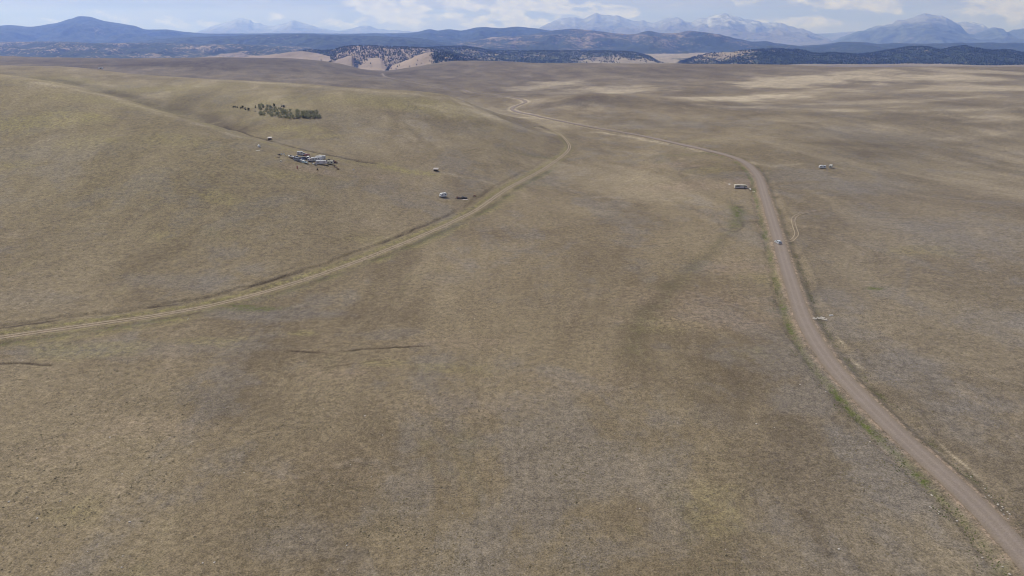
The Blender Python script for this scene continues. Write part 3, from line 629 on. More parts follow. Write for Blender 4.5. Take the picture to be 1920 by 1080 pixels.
# ridges near enough to show single trees
near_sets = []
near_sets.append((ridge('hills', 6000, [(740, 100), (770, 94), (797, 90), (830, 88), (873, 87.7), (890, 90), (913, 94), (960, 96), (1013, 95.5), (1063, 96), (1120, 95.5), (1150, 96), (1190, 99), (1217, 106), (1231, 114), (1250, 120)], -53, 1250, 800, 3.6, 220, MG, 0.6, seed=11, jit=0.4, cov_fn=lambda p, T, Z, r: 0.78 - 1.0 * sstep(1030, 1180, p) * sstep(0.4, 0.8, np.abs(T)) - 0.2 * r), 14000))
near_sets.append((ridge('hills', 5600, [(1262, 120), (1280, 114), (1312, 104), (1339, 99), (1366, 98), (1393, 95), (1454, 92), (1503, 94), (1530, 100), (1568, 99), (1606, 101.6), (1630, 100), (1671, 93.5), (1706, 88), (1739, 88), (1763, 93.5), (1785, 89), (1806, 86), (1834, 91), (1861, 95), (1888, 93.5), (1920, 99), (1980, 96), (2060, 104), (2160, 114)], -53, 950, 800, 3.0, 240, MF, 0.9, seed=12, jit=0.4,
     cov_fn=lambda p, T, Z, r: 0.9 - 0.6 * np.exp(-((p - 1345) / 60) ** 2) * (1 - np.abs(T)) * 2 - 0.12 * r), 16000))
near_sets.append((ridge('hills', 4750, [(470, 116), (500, 110), (540, 104), (560, 97), (582, 93), (600, 94), (625, 93), (643, 88), (668, 86), (693, 86), (727, 88), (760, 88.5), (800, 91), (840, 97), (880, 106), (910, 116)], -52, 750, 700, 2.8, 190, MH, 0.42, seed=13, jit=0.4,
     cov_fn=lambda p, T, Z, r: 0.85 - 0.35 * np.exp(-((p - 700) / 60) ** 2) * (1 - np.abs(T)) - 0.30 * r - 0.5 * sstep(610, 560, p) * sstep(0.3, 0.7, np.abs(T))), 6500))
near_sets.append((ridge('hills', 4500, [(340, 112), (380, 107), (440, 107.5), (490, 104), (520, 101), (545, 97.5), (565, 96), (590, 99), (620, 106), (640, 114)], -52, 500, 600, 1.6, 200, MH, 0.0, seed=14, cov_fn=lambda p, T, Z, r: -0.6 + 0 * T + 0.35 * sstep(570, 610, p)), 60))
near_sets.append((ridge('hills', 4150, [(608, 124), (622, 116), (640, 109.5), (655, 104.5), (660, 104.5), (664, 112), (668, 119), (676, 114), (687, 109), (700, 108.5), (714, 109.5), (722, 117), (732, 130)], -54, 520, 500, 0.8, 110, MH, 0.0, seed=15, dpx=0.8, cov_fn=lambda p, T, Z, r: -0.7 + 1.5 * np.exp(-((p - 667) / 3.5) ** 2) + 0 * T), 60))
near_sets.append((ridge('hills', 3850, [(722, 133), (732, 124), (745, 119), (765, 112), (785, 103), (800, 98.5), (812, 97.5), (830, 99), (845, 101.5), (860, 107), (880, 118), (900, 126)], -54, 450, 500, 0.9, 120, MH, 0.2, seed=16, dpx=0.8, cov_fn=lambda p, T, Z, r: -0.65 + 1.45 * sstep(798, 818, p) + 1.2 * np.exp(-((p - 727) / 6) ** 2)), 900))

# conifers on the nearer ridges: small tapered crowns, one mass of woodland per ridge
FOR = foliage('conifer_needles', (0.016, 0.024, 0.013), (0.055, 0.068, 0.038), 0.05)
FOR2 = foliage('grey_green_needles', (0.040, 0.052, 0.032), (0.105, 0.118, 0.075), 0.05)
def woodland(set_, i):
    (o, X, Y, Z, cv), n = set_
    nr, nc = X.shape; m = n * 5
    fi = RNG.random(m) * (nr * 0.80 - 1); fj = RNG.random(m) * (nc - 1.01)
    a = fi.astype(int); b = fj.astype(int); x = fi - a; y = fj - b
    L = lambda A: A[a, b] * (1 - x) * (1 - y) + A[a + 1, b] * x * (1 - y) + A[a, b + 1] * (1 - x) * y + A[a + 1, b + 1] * x * y
    PX, PY, PZ, C = L(X), L(Y), L(Z), L(cv)
    pr = (C + 0.9 * fbm(PX / 180, PY / 180, 4, 500) + 0.25).clip(0.02, 1)
    keep = np.nonzero(RNG.random(m) < pr)[0][:n]
    PX, PY, PZ = PX[keep], PY[keep], PZ[keep]; n = len(PX)
    h = RNG.uniform(5.5, 12, n); r = h * RNG.uniform(0.22, 0.36, n)
    # three-ring crown: skirt, waist, tip; five sides
    k = 5; ang = np.arange(k) * 2 * np.pi / k
    V = np.zeros((n, 2 * k + 2, 3)); rot = RNG.uniform(0, 6.28, n)
    for j in range(k):
        aa = ang[j] + rot; jr = r * RNG.uniform(0.75, 1.2, n)
        V[:, j] = np.stack([PX + np.cos(aa) * jr * 0.8, PY + np.sin(aa) * jr * 0.8, PZ + h * 0.08], -1)
        jr = jr * RNG.uniform(0.7, 1.1, n)
        V[:, k + j] = np.stack([PX + np.cos(aa + .4) * jr * 0.85, PY + np.sin(aa + .4) * jr * 0.85, PZ + h * 0.5], -1)
    V[:, 2 * k] = np.stack([PX, PY, PZ + h], -1); V[:, 2 * k + 1] = np.stack([PX, PY, PZ - 1.5], -1)
    F = []
    for j in range(k):
        j2 = (j + 1) % k
        F += [(j, j2, k + j2), (j, k + j2, k + j), (k + j, k + j2, 2 * k), (j2, j, 2 * k + 1)]
    F = np.array(F)[None] + (np.arange(n) * (2 * k + 2))[:, None, None]
    tone = np.repeat(RNG.random(n)[:, None], 2 * k + 2, 1); Cc = np.stack([tone, tone, tone, tone * 0 + 1], -1)
    w_ = soup_mesh('pine_woodland', V.reshape(-1, 3), F.reshape(-1, 3), FOR2 if i in (0, 2) else FOR, False, Cc.reshape(-1, 4))
    attrs(w_, WLAB[i], 'woodland', kind='stuff')
WLAB = ['green pine woodland along the low middle ridge behind the grassland', 'dark pine woodland covering the long ridge at the right', 'scattered pines over the rounded pale hill behind the valley notch', 'few pines on the bare tan slope left of the rounded hill', 'pines in the gully between the two bare tan spurs', 'dark pines on the right flank of the small humped hill']
for i, s in enumerate(near_sets): woodland(s, i)

# ------------------------------------------------------------------ haze
hz = bmesh.new(); bmesh.ops.create_cube(hz, size=1.0)
HX, HY0, HY1, HZ0, HZ1 = 60000.0, -400.0, 44000.0, -140.0, 1750.0
for v in hz.verts: v.co = Vector((v.co.x * 2 * HX, HY0 + (v.co.y + 0.5) * (HY1 - HY0), HZ0 + (v.co.z + 0.5) * (HZ1 - HZ0)))
hme = bpy.data.meshes.new('haze'); hz.to_mesh(hme); hz.free()
hm = bpy.data.materials.new('haze'); hm.use_nodes = True; ht = hm.node_tree; ht.nodes.clear()
pv = ht.nodes.new('ShaderNodeVolumePrincipled'); pv.inputs['Color'].default_value = (0.20, 0.345, 1.0, 1); pv.inputs['Absorption Color'].default_value = (0.9, 0.9, 0.9, 1); pv.inputs['Density'].default_value = 5.7e-5; pv.inputs['Anisotropy'].default_value = 0.35
ho = ht.nodes.new('ShaderNodeOutputMaterial'); ht.links.new(pv.outputs[0], ho.inputs['Volume'])
hob = link_mesh('haze', hme, hm); attrs(hob, kind='stuff')
# ------------------------------------------------------------------ objects
M_WHITE = paint('white_enamel', (0.58, 0.575, 0.56), 0.5, 0.4, 0.35)
M_PINKW = paint('faded_white_siding', (0.60, 0.54, 0.51), 0.55, 0.3, 0.35)
M_CREAM = paint('cream_siding', (0.56, 0.52, 0.42), 0.55, 0.3, 0.35)
M_GREY = paint('grey_car_paint', (0.30, 0.31, 0.32), 0.35, 0.5, 0.3)
M_SILVER = paint('silver_car_paint', (0.50, 0.52, 0.54), 0.3, 0.6, 0.1, 0.3)
M_BLUE = paint('dark_blue_paint', (0.045, 0.050, 0.095), 0.4, 0.5, 0.2)
M_TEAL = paint('pale_teal_paint', (0.40, 0.47, 0.45), 0.4, 0.5, 0.3)
M_RED = paint('faded_red_paint', (0.34, 0.12, 0.10), 0.5, 0.4, 0.35)
M_RUST = paint('rust', (0.13, 0.06, 0.035), 0.85, 0.2, 0.6, 0, 3.0, (0.05, 0.035, 0.03))
M_DARK = paint('dark_metal', (0.035, 0.033, 0.032), 0.7, 0.3, 0.5)
M_RUB = paint('tyre_rubber', (0.022, 0.021, 0.020), 0.85, 0.2, 0.4)
M_RIM = paint('wheel_rim', (0.38, 0.38, 0.37), 0.4, 0.5, 0.4, 0.5)
M_GLASS = paint('window_glass', (0.02, 0.025, 0.03), 0.12, 0.7, 0.1)
M_WOOD = paint('weathered_boards', (0.27, 0.22, 0.175), 0.9, 0.2, 0.6, 0, 4.0, (0.10, 0.075, 0.055))
M_TIN = paint('roof_sheet', (0.34, 0.30, 0.28), 0.5, 0.4, 0.45)
M_LAMP = paint('lamp_glass', (0.65, 0.63, 0.58), 0.2, 0.6, 0.1)
M_TAIL = paint('tail_lamp', (0.30, 0.02, 0.02), 0.25, 0.6, 0.1)
M_ROCK = paint('pale_rock', (0.38, 0.345, 0.30), 0.9, 0.2, 0.5, 0, 1.5, (0.26, 0.22, 0.18))
M_BARK = paint('grey_bark', (0.16, 0.14, 0.115), 0.9, 0.2, 0.5, 0, 3.0, (0.06, 0.05, 0.04))
M_LEAF = foliage('greygreen_leaves', (0.15, 0.155, 0.085), (0.30, 0.295, 0.18), 0.8, 0.45)
M_JUN = foliage('juniper_foliage', (0.018, 0.026, 0.014), (0.05, 0.06, 0.03), 0.8)
M_TUFT = foliage('dry_tufts', (0.100, 0.084, 0.050), (0.19, 0.155, 0.098), 0.05)
M_SAGE = foliage('verge_weeds', (0.050, 0.055, 0.022), (0.110, 0.120, 0.045), 0.05)

class MB:
    def __init__(s): s.b = bmesh.new()
    def box(s, c, d, rz=0.0, ry=0.0, rx=0.0, taper=1.0):
        m = Matrix.Translation(c) @ Matrix.Rotation(rz, 4, 'Z') @ Matrix.Rotation(ry, 4, 'Y') @ Matrix.Rotation(rx, 4, 'X')
        r = bmesh.ops.create_cube(s.b, size=1.0)
        for v in r['verts']:
            k = taper if v.co.z > 0 else 1.0
            v.co = m @ Vector((v.co.x * d[0] * k, v.co.y * d[1] * k, v.co.z * d[2]))
        return s
    def prism(s, pts, y0, y1, inset=0.0, top=None):
        """extrude an (x, z) outline from y0 to y1; points above `top` are pulled in by inset"""
        def yy(z, y):
            if top is None or z <= top: return y
            return y - math.copysign(inset, y)
        a = [s.b.verts.new((x, yy(z, y0), z)) for x, z in pts]; c = [s.b.verts.new((x, yy(z, y1), z)) for x, z in pts]
        n = len(pts); s.b.faces.new(a); s.b.faces.new(c[::-1])
        for i in range(n): s.b.faces.new((a[i], c[i], c[(i + 1) % n], a[(i + 1) % n]))
        return s
    def cyl(s, p, q, r0, r1=None, n=12):
        r1 = r0 if r1 is None else r1; p, q = Vector(p), Vector(q); d = q - p
        m = Matrix.Translation((p + q) / 2) @ d.to_track_quat('Z', 'Y').to_matrix().to_4x4()
        r = bmesh.ops.create_cone(s.b, cap_ends=True, segments=n, radius1=r0, radius2=r1, depth=d.length)
        for v in r['verts']: v.co = m @ v.co
        return s
    def ring(s, c, axis, R0, r0, n=14, k=6):
        ax = Vector(axis).normalized(); a = ax.orthogonal().normalized(); b = ax.cross(a); vs = []
        for i in range(n):
            t = i * 2 * math.pi / n; d = a * math.cos(t) + b * math.sin(t); row = []
            for j in range(k):
                u = j * 2 * math.pi / k; row.append(s.b.verts.new(Vector(c) + d * (R0 + r0 * math.cos(u)) + ax * (r0 * 1.1 * math.sin(u))))
            vs.append(row)
        for i in range(n):
            for j in range(k): s.b.faces.new((vs[i][j], vs[(i + 1) % n][j], vs[(i + 1) % n][(j + 1) % k], vs[i][(j + 1) % k]))
        return s
    def build(s, name, mat, parent=None, bevel=0.0, smooth=False):
        bmesh.ops.recalc_face_normals(s.b, faces=s.b.faces)
        if bevel: bmesh.ops.bevel(s.b, geom=list(s.b.edges), offset=bevel, segments=2, affect='EDGES', clamp_overlap=True)
        me = bpy.data.meshes.new(name); s.b.to_mesh(me); s.b.free()
        if smooth: me.polygons.foreach_set('use_smooth', np.full(len(me.polygons), True))
        return link_mesh(name, me, mat, parent)

def thing(name, label, cat, px, py, yaw=0.0, group=None, dz=0.0, tilt=(0, 0), scale=1.0):
    o = bpy.data.objects.new(name, None); COL.objects.link(o); o.empty_display_size = 0.3
    o.location = hit(px, py) + Vector((0, 0, dz)); o.rotation_euler = (R(tilt[0]), R(tilt[1]), R(yaw)); o.scale = (scale,) * 3
    return attrs(o, label, cat, group)

def wheel(par, x, y, r, w_=0.22):
    h = MB().ring((x, y, r), (0, 1, 0), r * 0.74, r * 0.28, 16, 8).build('wheel', M_RUB, par, smooth=True)
    MB().cyl((x, y - w_ * 0.4, r), (x, y + w_ * 0.4, r), r * 0.56, n=14).build('rim', M_RIM, h)

def camper(t, L=4.6, W=2.2, H=2.5, body=None, roof=None, front=0.5, stripe=True, wheels=True):
    body = body or M_WHITE; roof = roof or M_WHITE; z0 = 0.42; x0, x1 = -L / 2, L / 2
    f = front
    MB().prism([(x0, z0 + .25), (x0 + .25, z0), (x1 - .35, z0), (x1, z0 + .45), (x1 - .05, z0 + .95), (x1 - f, z0 + H - .5), (x1 - f - .3, z0 + H - .38), (x0 + .3, z0 + H - .38), (x0, z0 + H - .75)], -W / 2, W / 2).build('body', body, t, 0.05)
    rf = MB().box((-f / 2, 0, z0 + H - .34), (L - f - .55, W - .25, 0.07)).build('roof', roof, t, 0.02)
    MB().box((-.6, 0.1, z0 + H - .22), (.4, .4, .16)).build('roof_vent', M_GREY, rf, 0.03)
    for sy in (-1, 1):
        for cx, wd in ((-L * .28, .75), (L * .26, .8)):
            w1 = MB().box((cx, sy * (W / 2 + .012), z0 + H * .48), (wd, .03, .5)).build('window', M_GLASS, t)
            MB().box((cx, sy * (W / 2 + .02), z0 + H * .48 + .29), (wd + .1, .05, .05)).build('window_trim', M_GREY, w1)
        if stripe: MB().box((-.1, sy * (W / 2 + .006), z0 + .35), (L * .86, .02, .10)).build('side_stripe', M_GREY, t)
    MB().box((x1 - f * .45 - .02, 0, z0 + H * .56), (.04, W * .62, .5), ry=-math.atan2(f - .05, H - 1.45)).build('front_window', M_GLASS, t)
    MB().box((x0 - .012, 0, z0 + H * .55), (.03, W * .5, .42)).build('rear_window', M_GLASS, t)
    d = MB().box((0.02, -W / 2 - .015, z0 + H * .38), (.62, .04, 1.62)).build('door', body, t)
    MB().box((.22, -W / 2 - .05, z0 + H * .34), (.10, .04, .05)).build('handle', M_DARK, d)
    if wheels:
        for sy in (-1, 1): wheel(t, -.3, sy * (W / 2 - .14), .36)
    MB().box((x1 + .45, 0, z0 + .02), (1.1, .10, .10)).box((x1 + .2, .28, z0 + .02), (.9, .08, .08), rz=-.5).box((x1 + .2, -.28, z0 + .02), (.9, .08, .08), rz=.5).cyl((x1 + .75, 0, 0), (x1 + .75, 0, .45), .05).build('hitch', M_DARK, t)
    MB().box((-.2, 0, z0 - .06), (L * .9, .9, .10)).build('chassis', M_DARK, t)
    return t

def car(t, kind='suv', body=None, wheels=True, glass=None):
    body = body or M_GREY; glass = glass or M_GLASS; W = 1.84
    P = {'suv': dict(L=4.7, b=[(-2.35, .45), (-2.3, 1.02), (-2.2, 1.1), (.95, 1.12), (2.1, .98), (2.35, .75), (2.33, .42), (2.0, .3), (-2.0, .3)], c=[(-2.18, 1.08), (-1.95, 1.66), (-1.7, 1.74), (.25, 1.72), (.45, 1.66), (1.15, 1.10)]),
         'sedan': dict(L=4.8, b=[(-2.4, .5), (-2.38, .92), (-1.6, .98), (1.0, .98), (2.2, .86), (2.4, .65), (2.38, .38), (2.0, .28), (-2.0, .28)], c=[(-1.75, .96), (-1.05, 1.40), (-.8, 1.44), (.2, 1.44), (.4, 1.40), (1.15, .96)]),
         'pickup': dict(L=5.4, b=[(-2.7, .5), (-2.7, 1.05), (1.2, 1.08), (2.45, 1.0), (2.7, .8), (2.68, .42), (2.2, .32), (-2.3, .32)], c=[(-.75, 1.06), (-.65, 1.74), (.45, 1.76), (.6, 1.7), (1.25, 1.07)]),
         'van': dict(L=5.2, b=[(-2.6, .45), (-2.6, 1.2), (1.8, 1.2), (2.4, 1.0), (2.6, .75), (2.58, .42), (2.1, .3), (-2.2, .3)], c=[(-2.58, 1.18), (-2.5, 1.95), (-2.35, 2.05), (1.0, 2.05), (1.2, 1.98), (1.9, 1.19)])}[kind]
    bd = MB().prism(P['b'], -W / 2, W / 2).build('body', body, t, 0.06)
    c = P['c']; zt = max(z for x, z in c)
    cb = MB().prism(c, -W / 2 + .06, W / 2 - .06, .14, c[0][1] + .05).build('cabin', body, t, 0.03)
    L = P['L']
    xr, xf = c[0][0], c[-1][0]; zb = c[0][1]; hh = zt - zb
    def slab(p, q, name, wd=1.30, inset=.02):
        (x0, z0_), (x1, z1_) = p, q; a = math.atan2(z1_ - z0_, x1 - x0); l = math.hypot(x1 - x0, z1_ - z0_) * .78
        nx, nz = -math.sin(a), math.cos(a)
        if nz < 0: nx, nz = -nx, -nz
        MB().box(((x0 + x1) / 2 + nx * inset, 0, (z0_ + z1_) / 2 + nz * inset), (l, wd, .03), ry=-a).build(name, glass, t)
    slab(c[-2], c[-1], 'windscreen'); slab(c[0], c[1], 'rear_window')
    for sy in (-1, 1):
        n = 1 if kind == 'pickup' else 2
        xs = np.linspace(c[1][0] + .15, c[-2][0] + .12, n + 1)
        for i in range(n):
            MB().box(((xs[i] + xs[i + 1]) / 2, sy * (W / 2 - .115), zb + hh * .5), ((xs[i + 1] - xs[i]) * .86, .03, hh * .52), rx=sy * .17).build('side_window', glass, t)
        MB().box((L / 2 - .04, sy * .62, .78 if kind != 'sedan' else .68), (.08, .34, .15)).build('headlight', M_LAMP, t)
        MB().box((-L / 2 + .03, sy * .72, .88 if kind != 'sedan' else .76), (.08, .20, .22)).build('tail_light', M_TAIL, t)
        MB().box((xf - .15, sy * (W / 2 + .09), zb + .05), (.12, .2, .14)).build('mirror', body, t, .02)
        if wheels:
            for x in (-L * .31, L * .32): wheel(t, x, sy * (W / 2 - .10), .35)
    MB().box((L / 2 + .0, 0, .45), (.16, W * .92, .18)).build('bumper', M_DARK, t, .03)
    MB().box((-L / 2 - .0, 0, .48), (.16, W * .92, .18)).build('bumper', M_DARK, t, .03)
    if kind == 'pickup': MB().box((-1.75, 0, 1.07), (1.7, 1.5, .05)).build('cargo_bed', M_DARK, t)
    return t

def boat(t):
    L, W = 6.6, 2.2; n = 9; b = bmesh.new(); rows = []
    for i in range(n):
        f = i / (n - 1); x = -L / 2 + L * f; wd = W / 2 * (1 - max(0, (f - .45) / .55) ** 2.2) + .02; z = .9 + .25 * f * f
        rows.append([b.verts.new((x, -wd, z + .55)), b.verts.new((x, -wd * .8, z + .1)), b.verts.new((x, 0, z - .45 + .5 * max(0, f - .6))), b.verts.new((x, wd * .8, z + .1)), b.verts.new((x, wd, z + .55))])
    for i in range(n - 1):
        for j in range(4): b.faces.new((rows[i][j], rows[i + 1][j], rows[i + 1][j + 1], rows[i][j + 1]))
    for i in range(n - 1): b.faces.new((rows[i][0], rows[i][4], rows[i + 1][4], rows[i + 1][0]))
    b.faces.new(rows[0]); b.faces.new(rows[-1][::-1]); m = MB(); m.b.free(); m.b = b; m.build('hull', M_WHITE, t)
    MB().box((-.9, 0, 1.52), (2.4, 1.3, .06)).build('cockpit', M_BLUE, t)
    MB().box((.55, 0, 1.78), (.06, 1.5, .5), ry=-.5).build('windshield', M_GLASS, t)
    MB().box((-L / 2 - .25, 0, 1.25), (.4, .4, .9)).build('outboard_motor', M_DARK, t, .05)
    tr = MB().box((0, .55, .42), (5.6, .1, .12)).box((0, -.55, .42), (5.6, .1, .12)).box((3.6, 0, .42), (2.0, .1, .12)).build('trailer_frame', M_RUST, t)
    for sy in (-1, 1): wheel(t, -.8, sy * .95, .32)

def motorhome(t):
    L, W, H = 8.6, 2.45, 3.05
    MB().prism([(-4.3, .5), (3.4, .5), (4.25, .8), (4.3, 1.25), (3.7, 1.4), (3.25, 2.0), (4.1, 2.15), (4.15, 2.75), (3.8, 3.0), (-4.2, 3.0), (-4.3, 2.8)], -W / 2, W / 2).build('body', M_WHITE, t, .05)
    rf = MB().box((-.2, 0, 3.03), (7.6, 2.2, .08)).build('roof', M_WHITE, t, .02)
    for x in (-2.2, 1.6): MB().box((x, 0, 3.2), (.8, .7, .26)).build('roof_vent', M_PINKW, rf, .04)
    MB().box((3.55, 0, 1.72), (.04, 2.0, .66), ry=-.65).build('windscreen', M_GLASS, t)
    for sy in (-1, 1):
        for x, wd in ((-3.2, 1.0), (-1.1, 1.2), (1.0, .8)): MB().box((x, sy * (W / 2 + .012), 1.95), (wd, .03, .6)).build('window', M_GLASS, t)
        MB().box((0, sy * (W / 2 + .008), 1.12), (7.6, .02, .28)).build('side_stripe', M_DARK, t)
        for x in (-2.3, 2.7): wheel(t, x, sy * (W / 2 - .15), .42)
        MB().box((4.28, sy * .85, 1.0), (.06, .3, .18)).build('headlight', M_LAMP, t)
    d = MB().box((2.1, -W / 2 - .015, 1.55), (.65, .04, 1.8)).build('door', M_WHITE, t); MB().box((2.33, -W / 2 - .05, 1.5), (.08, .04, .12)).build('handle', M_DARK, d)
    MB().box((-4.36, 0, .6), (.14, 2.3, .2)).build('bumper', M_DARK, t)

def shed(t, L=3.2, W=2.6, H=2.0, wall=None, roofm=None, open_front=True):
    wall = wall or M_WOOD; roofm = roofm or M_TIN
    MB().box((0, W / 2 - .04, H * .58), (L, .08, H * 1.12)).box((-L / 2 + .04, 0, H * .43), (.08, W - .16, H * .86)).box((L / 2 - .04, 0, H * .43), (.08, W - .16, H * .86)).build('walls', wall, t)
    for sx in (-1, 1): MB().box((sx * (L / 2 - .12), -W / 2 + .02, H * .4), (.12, .12, H * .8)).build('post', wall, t)
    MB().box((0, 0, H + .03), (L + .5, W + .7, .07), rx=.30).build('roof', roofm, t)
    if not open_front: 
        d = MB().box((.3, -W / 2 - .03, H * .42), (.85, .05, H * .8)).build('door', M_DARK, t); MB().box((.6, -W / 2 - .08, H * .42), (.05, .05, .14)).build('handle', M_RIM, d)

def heap(name, label, cat, px, py, n, rad, hgt, mats, group=None, seed=1, lng=1.6):
    """a jumbled pile of boards, sheets and lumps"""
    rr = random.Random(seed); t = thing(name, label, cat, px, py, rr.uniform(0, 90), group)
    mb = MB()
    for i in range(n):
        a = rr.uniform(0, 6.28); q = rad * math.sqrt(rr.random()); z = hgt * (1 - (q / rad) ** 1.3) * rr.random()
        mb.box((q * math.cos(a), q * .8 * math.sin(a), z + .12), (rr.uniform(.5, lng), rr.uniform(.12, .8), rr.uniform(.04, .3)), rz=rr.uniform(0, 3.14), ry=rr.uniform(-.5, .5), rx=rr.uniform(-.4, .4))
    mb.build('boards', mats[0], t)
    if len(mats) > 1:
        mb = MB()
        for i in range(max(2, n // 3)):
            a = rr.uniform(0, 6.28); q = rad * .8 * math.sqrt(rr.random())
            mb.box((q * math.cos(a), q * .8 * math.sin(a), hgt * (.5 + .5 * rr.random()) * (1 - q / rad * .7)), (rr.uniform(.7, 1.7), rr.uniform(.5, 1.0), .04), rz=rr.uniform(0, 3.14), ry=rr.uniform(-.5, .5), rx=rr.uniform(-.5, .5))
        mb.build('sheets', mats[1], t)
    return t
def drum(name, label, cat, px, py, mat, r=.30, h=.9, group=None, lying=False):
    t = thing(name, label, cat, px, py, random.uniform(0, 180), group)
    if lying: MB().cyl((-h / 2, 0, r), (h / 2, 0, r), r, n=16).cyl((-h * .17, 0, r), (-h * .14, 0, r), r * 1.05, n=16).cyl((h * .14, 0, r), (h * .17, 0, r), r * 1.05, n=16).build('shell', mat, t)
    else:
        MB().cyl((0, 0, 0), (0, 0, h), r, n=16).cyl((0, 0, h * .33), (0, 0, h * .36), r * 1.05, n=16).cyl((0, 0, h * .65), (0, 0, h * .68), r * 1.05, n=16).build('shell', mat, t)
        MB().cyl((0, 0, h), (0, 0, h + .03), r * .92, n=16).build('lid', M_DARK, t)
    return t
def tyre_stack(label, px, py, n=4):
    t = thing('tyre_stack', label, 'tyres', px, py, 0)
    for i in range(n): MB().ring((random.uniform(-.08, .08), random.uniform(-.08, .08), .13 + i * .24), (0, 0, 1), .30, .13, 16, 8).build('tyre', M_RUB, t, smooth=True)

# the moving car and the campers
car(thing('car', 'silver sport utility car driving along the gravel road', 'car', 1458.6, 456.5, 97), 'suv', M_SILVER)
camper(thing('camper_trailer', 'small white camper trailer standing alone beside the two-rut track', 'camper trailer', 830.5, 369.5, 218), 4.6, 2.2, 2.6, front=.7)
camper(thing('camper_trailer', 'white travel trailer with dark windows, left of the pair on the right-hand slope', 'camper trailer', 1541.5, 315.8, 170, 'camper trailers on the right-hand slope'), 5.2, 2.2, 2.5, M_WHITE, front=.6)
camper(thing('camper_trailer', 'cream white boxy trailer, right of the pair on the right-hand slope', 'camper trailer', 1557.3, 315.0, 55, 'camper trailers on the right-hand slope'), 4.0, 2.2, 2.5, M_CREAM, M_WHITE, front=.3)

# the derelict mobile home by the gravel road and its litter
t = thing('mobile_home', 'derelict long pale mobile home with gaping openings beside the gravel road', 'mobile home', 1388, 353, -3)
L = 8.6
MB().box((-3.95, 1.1, 1.35), (.7, .1, 2.0)).box((-1.0, 1.1, 1.35), (5.0, .1, 2.0)).box((3.2, 1.1, 1.35), (2.2, .1, 2.0)).box((-4.25, 0, 1.3), (.1, 2.1, 1.9)).box((4.25, 0, 1.0), (.1, 2.1, 1.3)).build('rear_wall', M_CREAM, t)
MB().box((-3.9, -1.15, 1.3), (.7, .1, 1.9)).box((-1.9, -1.15, .75), (3.1, .1, .8)).box((.9, -1.15, 1.25), (2.9, .1, 1.8)).box((3.6, -1.15, .75), (1.3, .1, .8)).build('front_wall', M_PINKW, t)
MB().box((-3.6, 0, 2.42), (1.3, 2.6, .09), rx=.05).box((-.2, 0, 2.45), (5.3, 2.6, .09), rx=-.03).box((3.4, .1, 2.36), (1.5, 2.4, .09), ry=.12).build('roof', M_CREAM, t)
MB().box((0, 0, .30), (8.7, 2.2, .12)).build('floor_frame', M_RUST, t)
for x in (-1.2, .2):
    for sy in (-1, 1): wheel(t, x, sy * 1.0, .33)
MB().box((5.0, -.4, .35), (1.5, .9, .08), rz=-.3).build('fallen_panel', M_PINKW, t)
tyre_stack('dark stack of old tyres in front of the derelict mobile home', 1396.5, 354.8, 3)
for px, py, lb, m_ in ((1368, 345.5, 'pale crumpled sheet left of the derelict mobile home', M_WHITE), (1406.5, 355, 'white broken panel right of the derelict mobile home', M_WHITE), (1412, 360, 'pale broken boards between mobile home and gravel road', M_CREAM)):
    heap('scrap_heap', lb, 'scrap heap', px, py, 4, .9, .35, (m_,), 'scrap round the derelict mobile home', int(px))

# litter beside the lone camper
heap('scrap_heap', 'brown heap of old boards beside the lone camper trailer', 'scrap heap', 860, 371.5, 26, 2.0, 1.2, (M_WOOD, M_RUST), 'scrap heaps beside the lone camper', 3)
heap('scrap_heap', 'dark grey heap of metal scrap, second from the lone camper', 'scrap heap', 869.5, 371.8, 26, 2.0, 1.3, (M_DARK, M_GREY), 'scrap heaps beside the lone camper', 4)
t = thing('board', 'white flat board lying in front of the dark scrap heap', 'board', 872, 374.6, 8); MB().box((0, 0, .1), (3.2, .9, .08)).box((0, 0, .04), (.1, .8, .06)).build('panel', M_PINKW, t, .01)
heap('scrap_heap', 'little brown scrap heap nearest the two-rut track', 'scrap heap', 889.5, 368, 7, 1.0, .6, (M_RUST, M_PINKW), 'scrap heaps beside the lone camper', 5, 1.0)

# sheds
shed(thing('shed', 'open-fronted lean-to shed with pinkish white roof on the grassy slope', 'shed', 817.5, 320.5, -8), 3.2, 2.0, 1.7, M_WOOD, M_TIN)
shed(thing('shed', 'small shed with pale roof beside the head of the gully', 'shed', 506, 261.5, 12), 2.8, 2.0, 1.6, M_WOOD, M_TIN)
t = thing('barn', 'low white barn alone on the far left ridge crest', 'barn', 189, 128.6, 6); MB().prism([(-5, 0), (5, 0), (5, 2.3), (-5, 2.3)], -3, 3).build('walls', M_WHITE, t)
MB().prism([(-5.3, 2.31), (5.3, 2.31), (4.9, 3.4), (-4.9, 3.4)], -3.3, 3.3).build('roof', M_WHITE, t); MB().box((1, -3.03, 1.1), (2.2, .06, 2.1)).build('door', M_DARK, t)
t = thing('water_tank', 'round white water tank on the hillside left of the vehicle dump', 'water tank', 485.7, 275.6, 0)
MB().cyl((0, 0, 0), (0, 0, 1.3), .95, n=24).cyl((0, 0, 1.3), (0, 0, 1.65), .93, .25, n=24).build('tank', M_WHITE, t); MB().cyl((0, 0, 1.65), (0, 0, 1.78), .26, n=16).build('lid', M_GREY, t)
t = thing('board', 'pale flat board lying on the grass below the white water tank', 'board', 483, 282.2, 4); MB().box((0, 0, .12), (3.0, 1.4, .10)).box((0, 0, .04), (.1, 1.2, .06)).build('panel', M_CREAM, t, .01)

